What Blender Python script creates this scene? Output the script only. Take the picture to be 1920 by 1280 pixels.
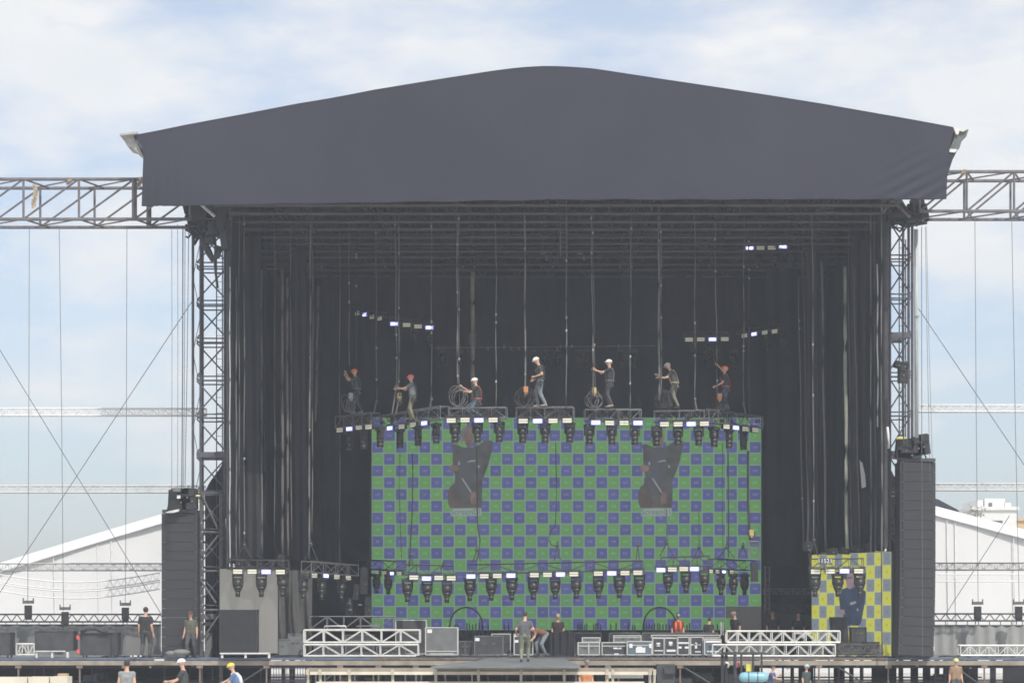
import bpy, math, random
from mathutils import Vector, Matrix
R = math.radians
random.seed(7)
for o in list(bpy.data.objects): bpy.data.objects.remove(o)
scene = bpy.context.scene
COL = scene.collection
V = Vector

# ---------------------------------------------------------------- camera
CZ = 3.03; CY = -80.0; K = 4080.0; HZ = 1156.0
cam_d = bpy.data.cameras.new('camera'); cam = bpy.data.objects.new('camera', cam_d); COL.objects.link(cam)
cam.location = (0, CY, CZ); cam.rotation_euler = (R(90), 0, 0)
cam_d.sensor_width = 36; cam_d.lens = K/1920*36; cam_d.shift_y = (HZ-640)/1920
cam_d.clip_start = 0.5; cam_d.clip_end = 3000
scene.camera = cam
scene.render.engine = 'CYCLES'; scene.cycles.filter_width = 1.65
def PX(px, d): return (px-960)/K*d
def PZ(py, d): return CZ+(HZ-py)/K*d
def P(px, py, d): return V((PX(px, d), CY+d, PZ(py, d)))

# ---------------------------------------------------------------- world, sun, exposure
SUN_EL, SUN_AZ = 50, 24      # azimuth to the right of the camera's back
w = bpy.data.worlds.new("World"); scene.world = w; w.use_nodes = True
nt = w.node_tree; N = nt.nodes; L = nt.links
for n in list(N): N.remove(n)
out = N.new('ShaderNodeOutputWorld'); bg = N.new('ShaderNodeBackground')
sky = N.new('ShaderNodeTexSky'); sky.sky_type = 'NISHITA'; sky.sun_disc = False
sky.sun_elevation = R(SUN_EL); sky.sun_rotation = R(180-SUN_AZ)
sky.air_density = 1.0; sky.dust_density = 2.0; sky.ozone_density = 1.5
tc = N.new('ShaderNodeTexCoord'); mp = N.new('ShaderNodeMapping'); mp.inputs['Scale'].default_value = (5.2, 5.2, 13.0)
mp.inputs['Location'].default_value = (3.7, 1.2, 1.05)
nz = N.new('ShaderNodeTexNoise'); nz.inputs['Scale'].default_value = 1.35; nz.inputs['Detail'].default_value = 7; nz.inputs['Roughness'].default_value = .55
cr = N.new('ShaderNodeValToRGB'); cr.color_ramp.elements[0].position = .43; cr.color_ramp.elements[1].position = .60
cr.color_ramp.elements[0].color = (.45,.45,.45,1); cr.color_ramp.elements[1].color = (.96,.96,.96,1)
mx = N.new('ShaderNodeMix'); mx.data_type = 'RGBA'
nz2 = N.new('ShaderNodeTexNoise'); nz2.inputs['Scale'].default_value = 2.2; nz2.inputs['Detail'].default_value = 5
cr2 = N.new('ShaderNodeValToRGB'); cr2.color_ramp.elements[0].color = (6.2,6.45,6.7,1); cr2.color_ramp.elements[1].color = (7.0,6.95,6.9,1)
cr2.color_ramp.elements[0].position=.3; cr2.color_ramp.elements[1].position=.7
L.new(tc.outputs['Generated'], mp.inputs['Vector']); L.new(mp.outputs[0], nz.inputs['Vector']); sp_ = N.new('ShaderNodeSeparateXYZ'); ma_ = N.new('ShaderNodeMath'); ma_.operation = 'MULTIPLY_ADD'; ma_.inputs[1].default_value = .75; ma_.inputs[2].default_value = -.12
cl_ = N.new('ShaderNodeClamp'); cl_.inputs['Min'].default_value = -.12; cl_.inputs['Max'].default_value = .09
ad_ = N.new('ShaderNodeMath'); ad_.operation = 'ADD'
L.new(tc.outputs['Generated'], sp_.inputs[0]); L.new(sp_.outputs['Z'], ma_.inputs[0]); L.new(ma_.outputs[0], cl_.inputs[0]); L.new(nz.outputs['Fac'], ad_.inputs[0]); L.new(cl_.outputs[0], ad_.inputs[1]); L.new(ad_.outputs[0], cr.inputs[0])
L.new(mp.outputs[0], nz2.inputs['Vector']); L.new(nz2.outputs['Fac'], cr2.inputs[0])
hs = N.new('ShaderNodeHueSaturation'); hs.inputs['Saturation'].default_value = 1.0; hs.inputs['Value'].default_value = 1.15
tn = N.new('ShaderNodeMix'); tn.data_type = 'RGBA'; tn.blend_type = 'MULTIPLY'; tn.inputs[0].default_value = 1; tn.inputs[7].default_value = (.84,.96,1.08,1)
L.new(sky.outputs[0], tn.inputs[6]); L.new(tn.outputs[2], hs.inputs['Color'])
L.new(cr.outputs[0], mx.inputs[0]); L.new(hs.outputs[0], mx.inputs[6]); L.new(cr2.outputs[0], mx.inputs[7])
L.new(mx.outputs[2], bg.inputs[0]); bg.inputs[1].default_value = 0.12
L.new(bg.outputs[0], out.inputs[0])
sd = bpy.data.lights.new('sun', 'SUN'); sd.energy = 3.0; sd.angle = R(.6); sd.color = (1, .955, .89)
so = bpy.data.objects.new('sun', sd); COL.objects.link(so)
so.rotation_euler = V((math.sin(R(SUN_AZ))*math.cos(R(SUN_EL)), -math.cos(R(SUN_AZ))*math.cos(R(SUN_EL)), math.sin(R(SUN_EL)))).to_track_quat('Z', 'Y').to_euler()
so.location = (30, -60, 60)
vs = scene.view_settings; vs.view_transform = 'Standard'; vs.look = 'None'; vs.gamma = 1; vs.exposure = 0.22
scene.display_settings.display_device = 'sRGB'

# ---------------------------------------------------------------- materials
MATS = {}
def mat(name, col, rough=.6, metal=0, var=.15, scale=3., emit=None, es=1., bump=0, spec=.5, stretch=None):
    if name in MATS: return MATS[name]
    m = bpy.data.materials.new(name); m.use_nodes = True; t = m.node_tree; b = t.nodes['Principled BSDF']
    b.inputs['Roughness'].default_value = rough; b.inputs['Metallic'].default_value = metal
    b.inputs['Specular IOR Level'].default_value = spec
    c = (*col, 1)
    if var:
        g = t.nodes.new('ShaderNodeTexCoord'); nn = t.nodes.new('ShaderNodeTexNoise'); nn.inputs['Scale'].default_value = scale; nn.inputs['Detail'].default_value = 5
        src = g.outputs['Object']
        if stretch:
            ma = t.nodes.new('ShaderNodeMapping'); ma.inputs['Scale'].default_value = stretch; t.links.new(src, ma.inputs[0]); src = ma.outputs[0]
        t.links.new(src, nn.inputs['Vector'])
        r = t.nodes.new('ShaderNodeValToRGB'); r.color_ramp.elements[0].position = .3; r.color_ramp.elements[1].position = .7
        r.color_ramp.elements[0].color = tuple(x*(1-var) for x in col)+(1,); r.color_ramp.elements[1].color = tuple(min(1, x*(1+var)) for x in col)+(1,)
        t.links.new(nn.outputs['Fac'], r.inputs[0]); t.links.new(r.outputs[0], b.inputs['Base Color'])
        if bump:
            bp = t.nodes.new('ShaderNodeBump'); bp.inputs['Strength'].default_value = bump; bp.inputs['Distance'].default_value = .05
            t.links.new(nn.outputs['Fac'], bp.inputs['Height']); t.links.new(bp.outputs[0], b.inputs['Normal'])
    else: b.inputs['Base Color'].default_value = c
    if emit:
        b.inputs['Emission Color'].default_value = (*emit, 1); b.inputs['Emission Strength'].default_value = es
    MATS[name] = m; return m
M_tarp = mat('black_tarp', (.033,.033,.050), .7, var=.14, scale=.22, spec=.3, bump=.3)
M_roofin = mat('roof_lining', (.03,.03,.034), .9)
M_drape = mat('black_drape', (.027,.027,.032), .6, var=.35, scale=.5, spec=.35)
M_drape2 = mat('faded_drape', (.032,.031,.035), .95, var=.3, scale=.6, spec=.1)
M_steel = mat('weathered_steel', (.15,.14,.145), .55, .3, var=.25, scale=6)
M_dsteel = mat('dark_steel', (.07,.07,.08), .5, .3, var=.25)
M_rust = mat('rusty_steel', (.17,.13,.115), .7, .1, var=.35, scale=4)
M_black = mat('black_plastic', (.022,.022,.024), .5, var=.2)
M_btruss = mat('black_truss_paint', (.06,.062,.068), .45, .2, var=.3, scale=8)
M_gtruss = mat('worn_grey_truss', (.19,.19,.2), .5, .3, var=.3, scale=8)  # on the riggers' black-painted trusses this grey stands in for reflected light
M_alu = mat('bare_aluminium', (.66,.65,.62), .45, .35, var=.12, scale=5)
M_white = mat('white_paint', (.68,.67,.65), .5, var=.06)
M_tent = mat('white_marquee', (.72,.72,.72), .6, var=.03, scale=.5)
M_cable = mat('grey_cable', (.15,.143,.14), .6, var=.25, scale=2)
M_bcable = mat('black_cable', (.035,.033,.033), .6, var=.2)
M_skycable = mat('thin_wire', (.12,.12,.13), .6, var=.1)
M_arr = mat('speaker_cabinet_paint', (.038,.038,.044), .7, var=.12, scale=2)
M_grille = mat('speaker_grille', (.036,.036,.041), .8, var=.15, scale=30)
M_wing = mat('grey_boom_steel', (.17,.16,.17), .55, .2, var=.25, scale=4)
M_case = mat('flight_case_laminate', (.055,.057,.062), .55, var=.25, scale=3)
M_caseg = mat('grey_case_laminate', (.16,.165,.165), .6, var=.15, scale=3)
M_caseb = mat('bluish_case_laminate', (.12,.16,.2), .6, var=.15, scale=3)
M_label = mat('paper_label', (.8,.8,.8), .8, var=0)
M_deck = mat('deck_ply', (.17,.18,.19), .75, var=.25, scale=1.2, bump=.1)
M_tan = mat('tan_beam', (.30,.26,.21), .7, var=.25, scale=2)
M_cream = mat('cream_beam', (.68,.62,.5), .6, var=.12, scale=2)
M_bluet = mat('blue_edge_strip', (.10,.14,.22), .6, var=.2)
M_grey = mat('grey_cloth', (.20,.20,.195), .85, var=.12, scale=.8)
M_lgrey = mat('pale_grey_cloth', (.24,.235,.225), .85, var=.08, scale=.8)
M_off = mat('unlit_panel_faint_glow', (.62,.60,.5), .35, var=.04, emit=(.5,.47,.36), es=.32)  # weak emission brightens the panel although the lamp is off
M_on = mat('lit_lamp_panel', (.9,.9,1), .3, var=0, emit=(.86,.88,1.0), es=2.2)
M_skin = mat('skin', (.62,.37,.26), .55, var=.08, scale=9)
M_dark = mat('eye_dark', (.02,.015,.012), .4, var=0)
def cloth(n, c): return mat('cloth_'+n, c, .85, var=.2, scale=7, bump=.15)
# ground
mg = mat('dusty_ground', (.46,.445,.42), .9, var=.2, scale=.3, bump=.2)

# ---------------------------------------------------------------- mesh builder
class MB:
    def __init__(s): s.v = []; s.f = []; s.m = []; s.mi = 0
    def _add(s, vs_, fs):
        o = len(s.v); s.v += [V(p) for p in vs_]; s.f += [tuple(i+o for i in f) for f in fs]; s.m += [s.mi]*len(fs); return s
    def box(s, c, d, rot=None):
        c = V(c); pts = []
        for z in (-.5,.5):
            for x, y in ((-.5,-.5),(.5,-.5),(.5,.5),(-.5,.5)):
                p = V((x*d[0], y*d[1], z*d[2])); pts.append(c+(rot@p if rot else p))
        return s._add(pts, [(3,2,1,0),(4,5,6,7),(0,1,5,4),(1,2,6,5),(2,3,7,6),(3,0,4,7)])
    def box2(s, a, b): a = V(a); b = V(b); return s.box((a+b)/2, tuple(abs(x) for x in (b-a)))
    def bar(s, a, b, r, n=6, r2=None, caps=True):
        a = V(a); b = V(b); d = b-a
        if d.length < 1e-6: return s
        q = d.to_track_quat('Z', 'Y'); r2 = r if r2 is None else r2; pts = []
        for p, rr in ((a, r), (b, r2)):
            for i in range(n): t = 2*math.pi*(i+.5)/n; pts.append(p+q@V((rr*math.cos(t), rr*math.sin(t), 0)))
        fs = [(i, (i+1) % n, n+(i+1) % n, n+i) for i in range(n)]
        if caps: fs += [tuple(range(n-1,-1,-1)), tuple(range(n, 2*n))]
        return s._add(pts, fs)
    def beam(s, a, b, w_, h_):
        a = V(a); b = V(b); d = b-a; q = d.to_track_quat('X', 'Z')
        return s.box((a+b)/2, (d.length, w_, h_), q.to_matrix())
    def tube(s, pts, r, n=5):
        pts = [V(p) for p in pts]; k = len(pts); vs_ = []
        for i, p in enumerate(pts):
            d = (pts[min(i+1,k-1)]-pts[max(i-1,0)]); q = d.to_track_quat('Z', 'Y')
            for j in range(n): t = 2*math.pi*j/n; vs_.append(p+q@V((r*math.cos(t), r*math.sin(t), 0)))
        fs = [(i*n+j, i*n+(j+1)%n, (i+1)*n+(j+1)%n, (i+1)*n+j) for i in range(k-1) for j in range(n)]
        fs += [tuple(range(n-1,-1,-1)), tuple(range((k-1)*n, k*n))]
        return s._add(vs_, fs)
    def quad(s, *pts): return s._add(pts, [tuple(range(len(pts)))])
    def slab(s, pts, t):      # polygon extruded along vector t
        n = len(pts); pts = [V(p) for p in pts]; t = V(t)
        return s._add(pts+[p+t for p in pts], [tuple(range(n)), tuple(range(2*n-1, n-1, -1))]+[(i, n+i, n+(i+1)%n, (i+1)%n) for i in range(n)])
    def ball(s, c, r, n=10, k=7):
        c = V(c); r = (r, r, r) if isinstance(r, (int, float)) else r; vs_ = [c+V((0,0,r[2]))]
        for i in range(1, k):
            a = math.pi*i/k
            for j in range(n): t = 2*math.pi*j/n; vs_.append(c+V((r[0]*math.sin(a)*math.cos(t), r[1]*math.sin(a)*math.sin(t), r[2]*math.cos(a))))
        vs_.append(c-V((0,0,r[2]))); e = len(vs_)-1
        fs = [(0, 1+j, 1+(j+1)%n) for j in range(n)]
        for i in range(k-2):
            for j in range(n): fs.append((1+i*n+j, 1+(i+1)*n+j, 1+(i+1)*n+(j+1)%n, 1+i*n+(j+1)%n))
        fs += [(e, 1+(k-2)*n+(j+1)%n, 1+(k-2)*n+j) for j in range(n)]
        return s._add(vs_, fs)
    def caps(s, a, ra, b, rb, n=10):
        a = V(a); b = V(b); d = b-a
        if d.length < 1e-5: return s.ball(a, ra)
        q = d.to_track_quat('Z', 'Y'); dn = d.normalized(); rings = []
        for f in (-.95,-.6,0): rings.append((a+dn*ra*f, ra*math.sqrt(max(0, 1-f*f))))
        for f in (0,.6,.95): rings.append((b+dn*rb*f, rb*math.sqrt(max(0, 1-f*f))))
        vs_ = []
        for p, rr in rings:
            for j in range(n): t = 2*math.pi*j/n; vs_.append(p+q@V((rr*math.cos(t), rr*math.sin(t), 0)))
        fs = [(i*n+j, i*n+(j+1)%n, (i+1)*n+(j+1)%n, (i+1)*n+j) for i in range(5) for j in range(n)]
        fs += [tuple(range(n-1,-1,-1)), tuple(range(5*n, 6*n))]
        return s._add(vs_, fs)
    def grid(s, fn, nu, nv):   # fn(u,v)->point
        vs_ = [fn(i/nu, j/nv) for j in range(nv+1) for i in range(nu+1)]
        return s._add(vs_, [(j*(nu+1)+i, j*(nu+1)+i+1, (j+1)*(nu+1)+i+1, (j+1)*(nu+1)+i) for j in range(nv) for i in range(nu)])
    def build(s, name, mats, parent=None, smooth=False, local=False):
        me = bpy.data.meshes.new(name); off = V((0,0,0)) if (parent is None or local) else root_loc(parent)
        me.from_pydata([tuple(p-off) for p in s.v], [], s.f)
        for m_ in (mats if isinstance(mats, (list, tuple)) else [mats]): me.materials.append(m_)
        me.polygons.foreach_set('material_index', s.m)
        if smooth: me.polygons.foreach_set('use_smooth', [True]*len(s.f))
        me.update()
        o = bpy.data.objects.new(name, me); COL.objects.link(o)
        if parent: o.parent = parent
        return o
def root_loc(o):
    l = V((0,0,0))
    while o: l += o.location; o = o.parent
    return l
def tag(o, label=None, cat=None, group=None, kind=None):
    if label: o['label'] = label
    if cat: o['category'] = cat
    if group: o['group'] = group
    if kind: o['kind'] = kind
    return o
def thing(name, label, cat, loc=(0,0,0), group=None, rz=0):
    o = bpy.data.objects.new(name, None); COL.objects.link(o); o.location = loc; o.rotation_euler = (0,0,rz); o.empty_display_size = .2
    return tag(o, label, cat, group)
def solo(mb, name, m, label, cat, group=None, smooth=False, loc=None):
    """a thing that is one mesh, its origin moved to its base"""
    if loc is None:
        xs = [p.x for p in mb.v]; ys = [p.y for p in mb.v]; zs = [p.z for p in mb.v]
        loc = V(((min(xs)+max(xs))/2, (min(ys)+max(ys))/2, min(zs)))
    for i in range(len(mb.v)): mb.v[i] = mb.v[i]-V(loc)
    o = mb.build(name, m, None, smooth); o.location = loc; return tag(o, label, cat, group)
def copy_tree(o, parent=None):
    c = o.copy(); COL.objects.link(c)
    if parent: c.parent = parent
    for ch in list(o.children): copy_tree(ch, c)
    return c
def inst(proto, state, loc, rz, label, group, sc=1., rx=0):
    o = copy_tree(proto) if state[0] else proto
    state[0] = True; o.location = loc; o.rotation_euler = (rx, 0, rz); o.scale = (sc, sc, sc); o['label'] = label; o['group'] = group
    return o
ONES = 'first second third fourth fifth sixth seventh eighth ninth tenth eleventh twelfth thirteenth fourteenth fifteenth sixteenth seventeenth eighteenth nineteenth'.split()
def ordn(i):
    if i <= 19: return ONES[i-1]
    t, u = divmod(i, 10); tens = {2:'twent',3:'thirt',4:'fort',5:'fift',6:'sixt'}[t]
    return tens+'ieth' if u == 0 else tens+'y-'+ONES[u-1]
def text_mesh(txt, h, ext=.0):
    c = bpy.data.curves.new('t', 'FONT'); c.body = txt; c.size = h; c.align_x = 'CENTER'; c.align_y = 'CENTER'; c.extrude = ext; c.resolution_u = 3
    o = bpy.data.objects.new('t', c); COL.objects.link(o); dg = bpy.context.evaluated_depsgraph_get(); dg.update()
    me = bpy.data.meshes.new_from_object(o.evaluated_get(dg)); bpy.data.objects.remove(o); return me

# ---------------------------------------------------------------- setting
g = MB(); g.grid(lambda u, v: V((-119+238*u, -89+288*v, 0)), 8, 8)
tag(g.build('ground', mg), 'pale dusty concrete ground in front of and under the stage', None, None, 'structure')
hz = MB(); hz.box2((-120, -90, -1), (120, 200, 26))
mh = bpy.data.materials.new('haze_air'); mh.use_nodes = True
for n in list(mh.node_tree.nodes):
    if n.type == 'BSDF_PRINCIPLED': mh.node_tree.nodes.remove(n)
pv = mh.node_tree.nodes.new('ShaderNodeVolumePrincipled'); pv.inputs['Density'].default_value = .00125; pv.inputs['Color'].default_value = (.84,.90,1,1); pv.inputs['Anisotropy'].default_value = .1
mh.node_tree.links.new(pv.outputs[0], [n for n in mh.node_tree.nodes if n.type == 'OUTPUT_MATERIAL'][0].inputs['Volume'])
tag(hz.build('haze', mh), 'thin pale dusty haze hanging over the site', None, None, 'stuff')

# ---------------------------------------------------------------- trusses
def truss(name, label, A, B, w_, h_, n, rc, rb, m, group=None, style='W', cat='truss', seg=5, mb_extra=None):
    """box truss; A, B the centres of its bottom ends"""
    A = V(A); B = V(B); mid = (A+B)/2
    t = thing(name, label, cat, mid, group)
    d = (B-A).normalized(); side = d.cross(V((0,0,1))).normalized()*(w_/2); up = V((0,0,h_))
    for s_ in (1,-1):
        for u in (0,1): MB().bar(A+side*s_+up*u, B+side*s_+up*u, rc, seg).build('chord', m, t)
    b = MB()
    for i in range(n+1):
        p = A.lerp(B, i/n)
        for s_ in (1,-1): b.bar(p+side*s_, p+side*s_+up, rb*(1.25 if i in (0,n) else 1), 4)
        b.bar(p+side, p-side, rb, 4); b.bar(p+side+up, p-side+up, rb, 4)
        if i < n:
            q = A.lerp(B, (i+1)/n)
            for s_ in (1,-1):
                flip = (i % 2 == 0) if style == 'W' else (style == '/')
                if flip: b.bar(p+side*s_, q+side*s_+up, rb, 4)
                else: b.bar(p+side*s_+up, q+side*s_, rb, 4)
            b.bar(p+side+up, q-side+up, rb*.8, 4); b.bar(p-side, q+side, rb*.8, 4)
    b.build('bracing', m, t)
    return t

# ---------------------------------------------------------------- stage roof
DR = 77.0
prof = [(252,254),(300,244.8),(350,234.5),(400,225.2),(459,214.2),(510,204.3),(560,194.7),(610,186.6),(660,177.4),(700,169.4),(750,161.2),(800,153),(840,146.6),(877,141),(920,134.2),(960,129),(990,126.2),(1020,124.8),(1045,125),(1070,126.2),(1095,127.8),(1120,130.4),(1160,136.6),(1200,142.6),(1240,148.8),(1300,157.6),(1360,166.6),(1440,179),(1540,195),(1620,209),(1700,223),(1787,239)]
def botline(px): return 384.5-(px-266)*(12.0/774) if px < 1040 else 372.5-(px-1040)*(1.2/735)
roof = thing('stage_roof', 'large black domed tarpaulin roof spanning the whole concert stage', 'stage roof', P(1020, 380, DR))
# fascia as a draped sheet
def prof_at(px):
    for (a, ya), (b, yb) in zip(prof, prof[1:]):
        if a <= px <= b: return ya+(yb-ya)*(px-a)/(b-a)
    return prof[0][1] if px < prof[0][0] else prof[-1][1]
def ledge(v):   # left edge px as function of v (0 top .. 1 bottom)
    pts = [(0,252),(.1,258),(.18,265),(.3,269),(1,265.5)]
    for (a, xa), (b, xb) in zip(pts, pts[1:]):
        if a <= v <= b: return xa+(xb-xa)*(v-a)/(b-a)
def redge(v):
    pts = [(0,1788),(.12,1786),(.3,1781),(.5,1777),(1,1774.5)]
    for (a, xa), (b, xb) in zip(pts, pts[1:]):
        if a <= v <= b: return xa+(xb-xa)*(v-a)/(b-a)
def fasc(u, v):
    px = ledge(v)+(redge(v)-ledge(v))*u; yt = prof_at(min(max(px, 252), 1787)); yb = botline(px); py = yt+(yb-yt)*v
    wr = .0
    wr += .05*math.sin(px*.045+v*2)*v*v*.35
    r_ = max(0, 1-abs(px-1715)/90); wr += r_*v*v*.05*math.sin((px*.9+py*1.3-(1-v)*60)*.16)
    l_ = max(0, 1-abs(px-300)/60); wr += l_*v*.05*math.sin(px*.35)
    wr += .03*math.sin(px*.012+1)*math.sin(v*3.1)
    rag = .012*math.sin(px*.05)*(v > .99)
    p = P(px, py, DR); p.y += wr-.25*(1-v)*0; p.z += rag; return p
f = MB(); f.grid(fasc, 220, 36)
fo = f.build('front_valance', M_tarp, roof, True)
hem = MB(); hem.tube([fasc(i/220, 1)+V((0,.03,-.01)) for i in range(221)], .035, 5); hem.build('hem', M_tarp, roof)
def cov(u, v):
    px = 252+(1787-252)*u; p = P(px, prof_at(px), DR); p.y = p.y+.02+v*20.5; p.z += .02+.25*math.sin(v*math.pi*4)**2*0; return p
cv = MB(); cv.grid(cov, 96, 10); cv.build('roof_cover', M_tarp, roof, True)
cl = MB(); cl.grid(lambda u, v: cov(.01+.98*u, .005+.99*v)-V((0,0,.14)), 60, 4); cl.build('roof_lining', M_roofin, roof, True)
rb_ = MB(); rb_.grid(lambda u, v: V((PX(1020,DR)+(u-.5)*28.0, CY+DR+20.2, 17.5+v*(PZ(prof_at(1020+(u-.5)*1480), DR)-17.6))), 40, 4); rb_.build('rear_valance', M_roofin, roof)
# corner gutter pieces
gl = MB(); a = [(229,257),(250,256),(262,277),(268,292),(258,285),(248,276),(238,273)]
gl.slab([P(x, y, DR+.15) for x, y in a], (0,1.2,0)); gl.beam(P(229,258,DR+.3), P(262,254.5,DR+.3), 1.0, .07)
gl.build('gutter_end', mat('pale_sheet_metal', (.42,.41,.39), .6, var=.2, scale=5), roof)
gr = MB(); a = [(1790,240),(1816,243),(1812,256),(1804,262),(1799,278),(1790,281),(1781,279),(1788,262)]
gr.slab([P(x, y, DR+.15) for x, y in a], (0,1.2,0))
gr.build('gutter_end', mat('dark_sheet_metal', (.13,.14,.14), .6, var=.2, scale=5), roof)
gw = MB(); gw.slab([P(x, y, DR+.05) for x, y in [(1788,240),(1800,238),(1813,243),(1806,247),(1799,245),(1797,252),(1793,252)]], (0,.8,0)); gw.slab([P(x,y,DR+.05) for x,y in [(1778,279),(1795,280),(1791,286),(1778,285)]], (0,.5,0))
gw.build('corner_plate', mat('white_sheet_metal', (.7,.69,.66), .6, var=.1), roof)
gd = MB(); gd.slab([P(x, y, DR+.1) for x, y in [(1781,279),(1794,284),(1786,300),(1780,318),(1777,330),(1774,325)]], (0,.8,0)); gd.build('corner_flap', M_tarp, roof)
# purlins under the roof
XL, XR = PX(415, 80), PX(1662, 80)
yy = -2.2; k = 0
M_purl = mat('roof_purlin_steel', (.085,.073,.073), .6, .1, var=.35, scale=1.2)
while yy < 15.4:
    p = MB(); z = 17.75+.02*math.sin(k*3)
    p.bar((XL, yy, z), (XR, yy, z), .05, 5); p.bar((XL, yy+.45, z+.02), (XR, yy+.45, z+.02), .03, 4); p.bar((XL+1, yy+.2, z+.95), (XR-1, yy+.2, z+.95), .045, 5)
    x = XL+.4+.5*(k % 2)
    while x < XR-1.6:
        p.bar((x, yy, z), (x+.75, yy+.2, z+.95), .02, 4); p.bar((x+.75, yy+.2, z+.95), (x+1.5, yy, z), .02, 4); x += 1.5
    p.build('purlin', M_purl, roof); yy += 1.62; k += 1
for i, xx in enumerate((-8.6,-5.3,-1.9,1.55,5.0,8.4,11.8)):
    p = MB()
    for dx in (-.25,.25):
        p.bar((xx+dx, -2.5, 18.35), (xx+dx, 15.5, 18.35), .045, 5); p.bar((xx+dx, -2.5, 19.2), (xx+dx, 15.5, 19.2), .045, 5)
        y = -2.4
        while y < 14.5:
            p.bar((xx+dx, y, 18.35), (xx+dx, y+.8, 19.2), .022, 4); p.bar((xx+dx, y+.8, 19.2), (xx+dx, y+1.6, 18.35), .022, 4); y += 1.6
    p.build('rafter', M_dsteel, roof)
# diagonal wind braces seen under the roof
p = MB()
for (a, b) in (((1545,380,79),(1520,470,90)), ((550,392,80),(570,440,86)), ((932,385,80),(960,450,88)), ((1140,380,80),(1150,450,90)), ((700,395,81),(745,440,88))):
    p.bar(P(*a), P(*b), .035, 5)
p.build('wind_brace', M_purl, roof)
# ---------------------------------------------------------------- stage cloths
def drape(name, label, fn, nu, nv, m=M_drape, group='black cloths round the stage', cat='drape'):
    d = MB(); d.grid(fn, nu, nv); return solo(d, name, m, label, cat, group, True)
YB = 14.6
def back(u, v):
    x = PX(500, 94.6)+(PX(1560, 94.6)-PX(500, 94.6))*u; z = 1.53+v*16.6
    y = YB+.08*math.sin(x*1.1+.5*math.sin(z*.4))+.03*math.sin(x*5.9+z*.3)
    y += .20*math.sin((x*1.6-z*2.6)+1.3*math.sin(x))*math.exp(-((x-10)/3.2)**2)*(1.1-v)+.26*math.sin((x*1.3+z*2.4)*1.0+math.sin(z))*math.exp(-((x+7.4)/2.6)**2)*(1.1-v)+.10*math.sin(x*.9-z*.8+1.5*math.sin(x*.4))*v
    return V((x, y, z))
drape('backdrop', 'tall black cloth hung across the rear of the stage behind the screen', back, 300, 60)
def back2(u, v):
    x = -14+30*u; return V((x, 16.3+.1*math.sin(x*2), 1.53+v*21))
def sidew(xf, sgn):
    def fn(u, v):
        y = -.1+16*u; zl = 5.7 if (sgn < 0 and y < 2.2) else 5.0 if (sgn > 0 and y < 1.4) else 1.55; x = xf+sgn*(.045*math.sin(y*2.3+1.5*v)+.015*math.sin(y*7.7+v*2)); return V((x, y, zl+v*(20.55-zl)))
    return fn
drape('side_drape', 'black cloth wall closing the stage beside the ladder tower with the cable loom', sidew(PX(432,80), 1), 90, 12)
drape('side_drape', 'black cloth wall closing the stage behind the chequered yellow screen', sidew(PX(1655,80), -1), 90, 12)
# black legs hung inside the wings (vertical strips)
legs = [(452,492,84,'nearest the left side wall'),(545,575,87,'behind the paired hanging tubes'),(598,640,90,'ending above the short strip light truss'),(1436,1500,91,'right of the big chequered screen'),(1512,1540,87,'inside the right wing'),(1596,1640,84,'above the yellow chequered screen')]
for (a, b, d, w_) in legs:
    x0, x1 = PX(a, d), PX(b, d)
    drape('leg_drape', 'long narrow black stage curtain '+w_, lambda u, v: V((x0+(x1-x0)*u, CY+d+.03*math.sin(u*14+2*v)+.04*math.sin(v*9+u*5), (5.3 if a<590 else 4.6 if a<700 else 5.2)+v*(12.4))), 24, 10, M_drape2 if a in (598,1436) else M_drape)
# purple-tinted cloth panels high on the backdrop
for a, b, t_, bo, w_ in ((600,700,505,640,'left'),(715,860,510,640,'middle'),(1245,1395,510,640,'right')):
    d = 94.0; m_ = mat('purplish_cloth', (.034,.029,.038), .95, var=.1)
    drape('purplish_backcloth', {'left':'narrow purplish black cloth panel high behind the orange-helmeted rigger','middle':'wide purplish black cloth panel high behind the pink-helmeted rigger','right':'wide purplish black cloth panel high behind the rigger with tan harness'}[w_],
          lambda u, v: V((PX(a,d)+(PX(b,d)-PX(a,d))*u, CY+d+.04*math.sin(u*25)+.05*math.sin(u*7+v*3), PZ(bo,d)+(PZ(t_,d)-PZ(bo,d))*v)), 30, 6, m_, 'upper cloth panels')
rm = MB(); rm.bar(P(745,505,93.7), P(865,503.5,93.7), .03, 5); solo(rm, 'curtain_rail', M_gtruss, 'thin pale rail at the top edge of the rear cloth', 'rail')

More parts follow.
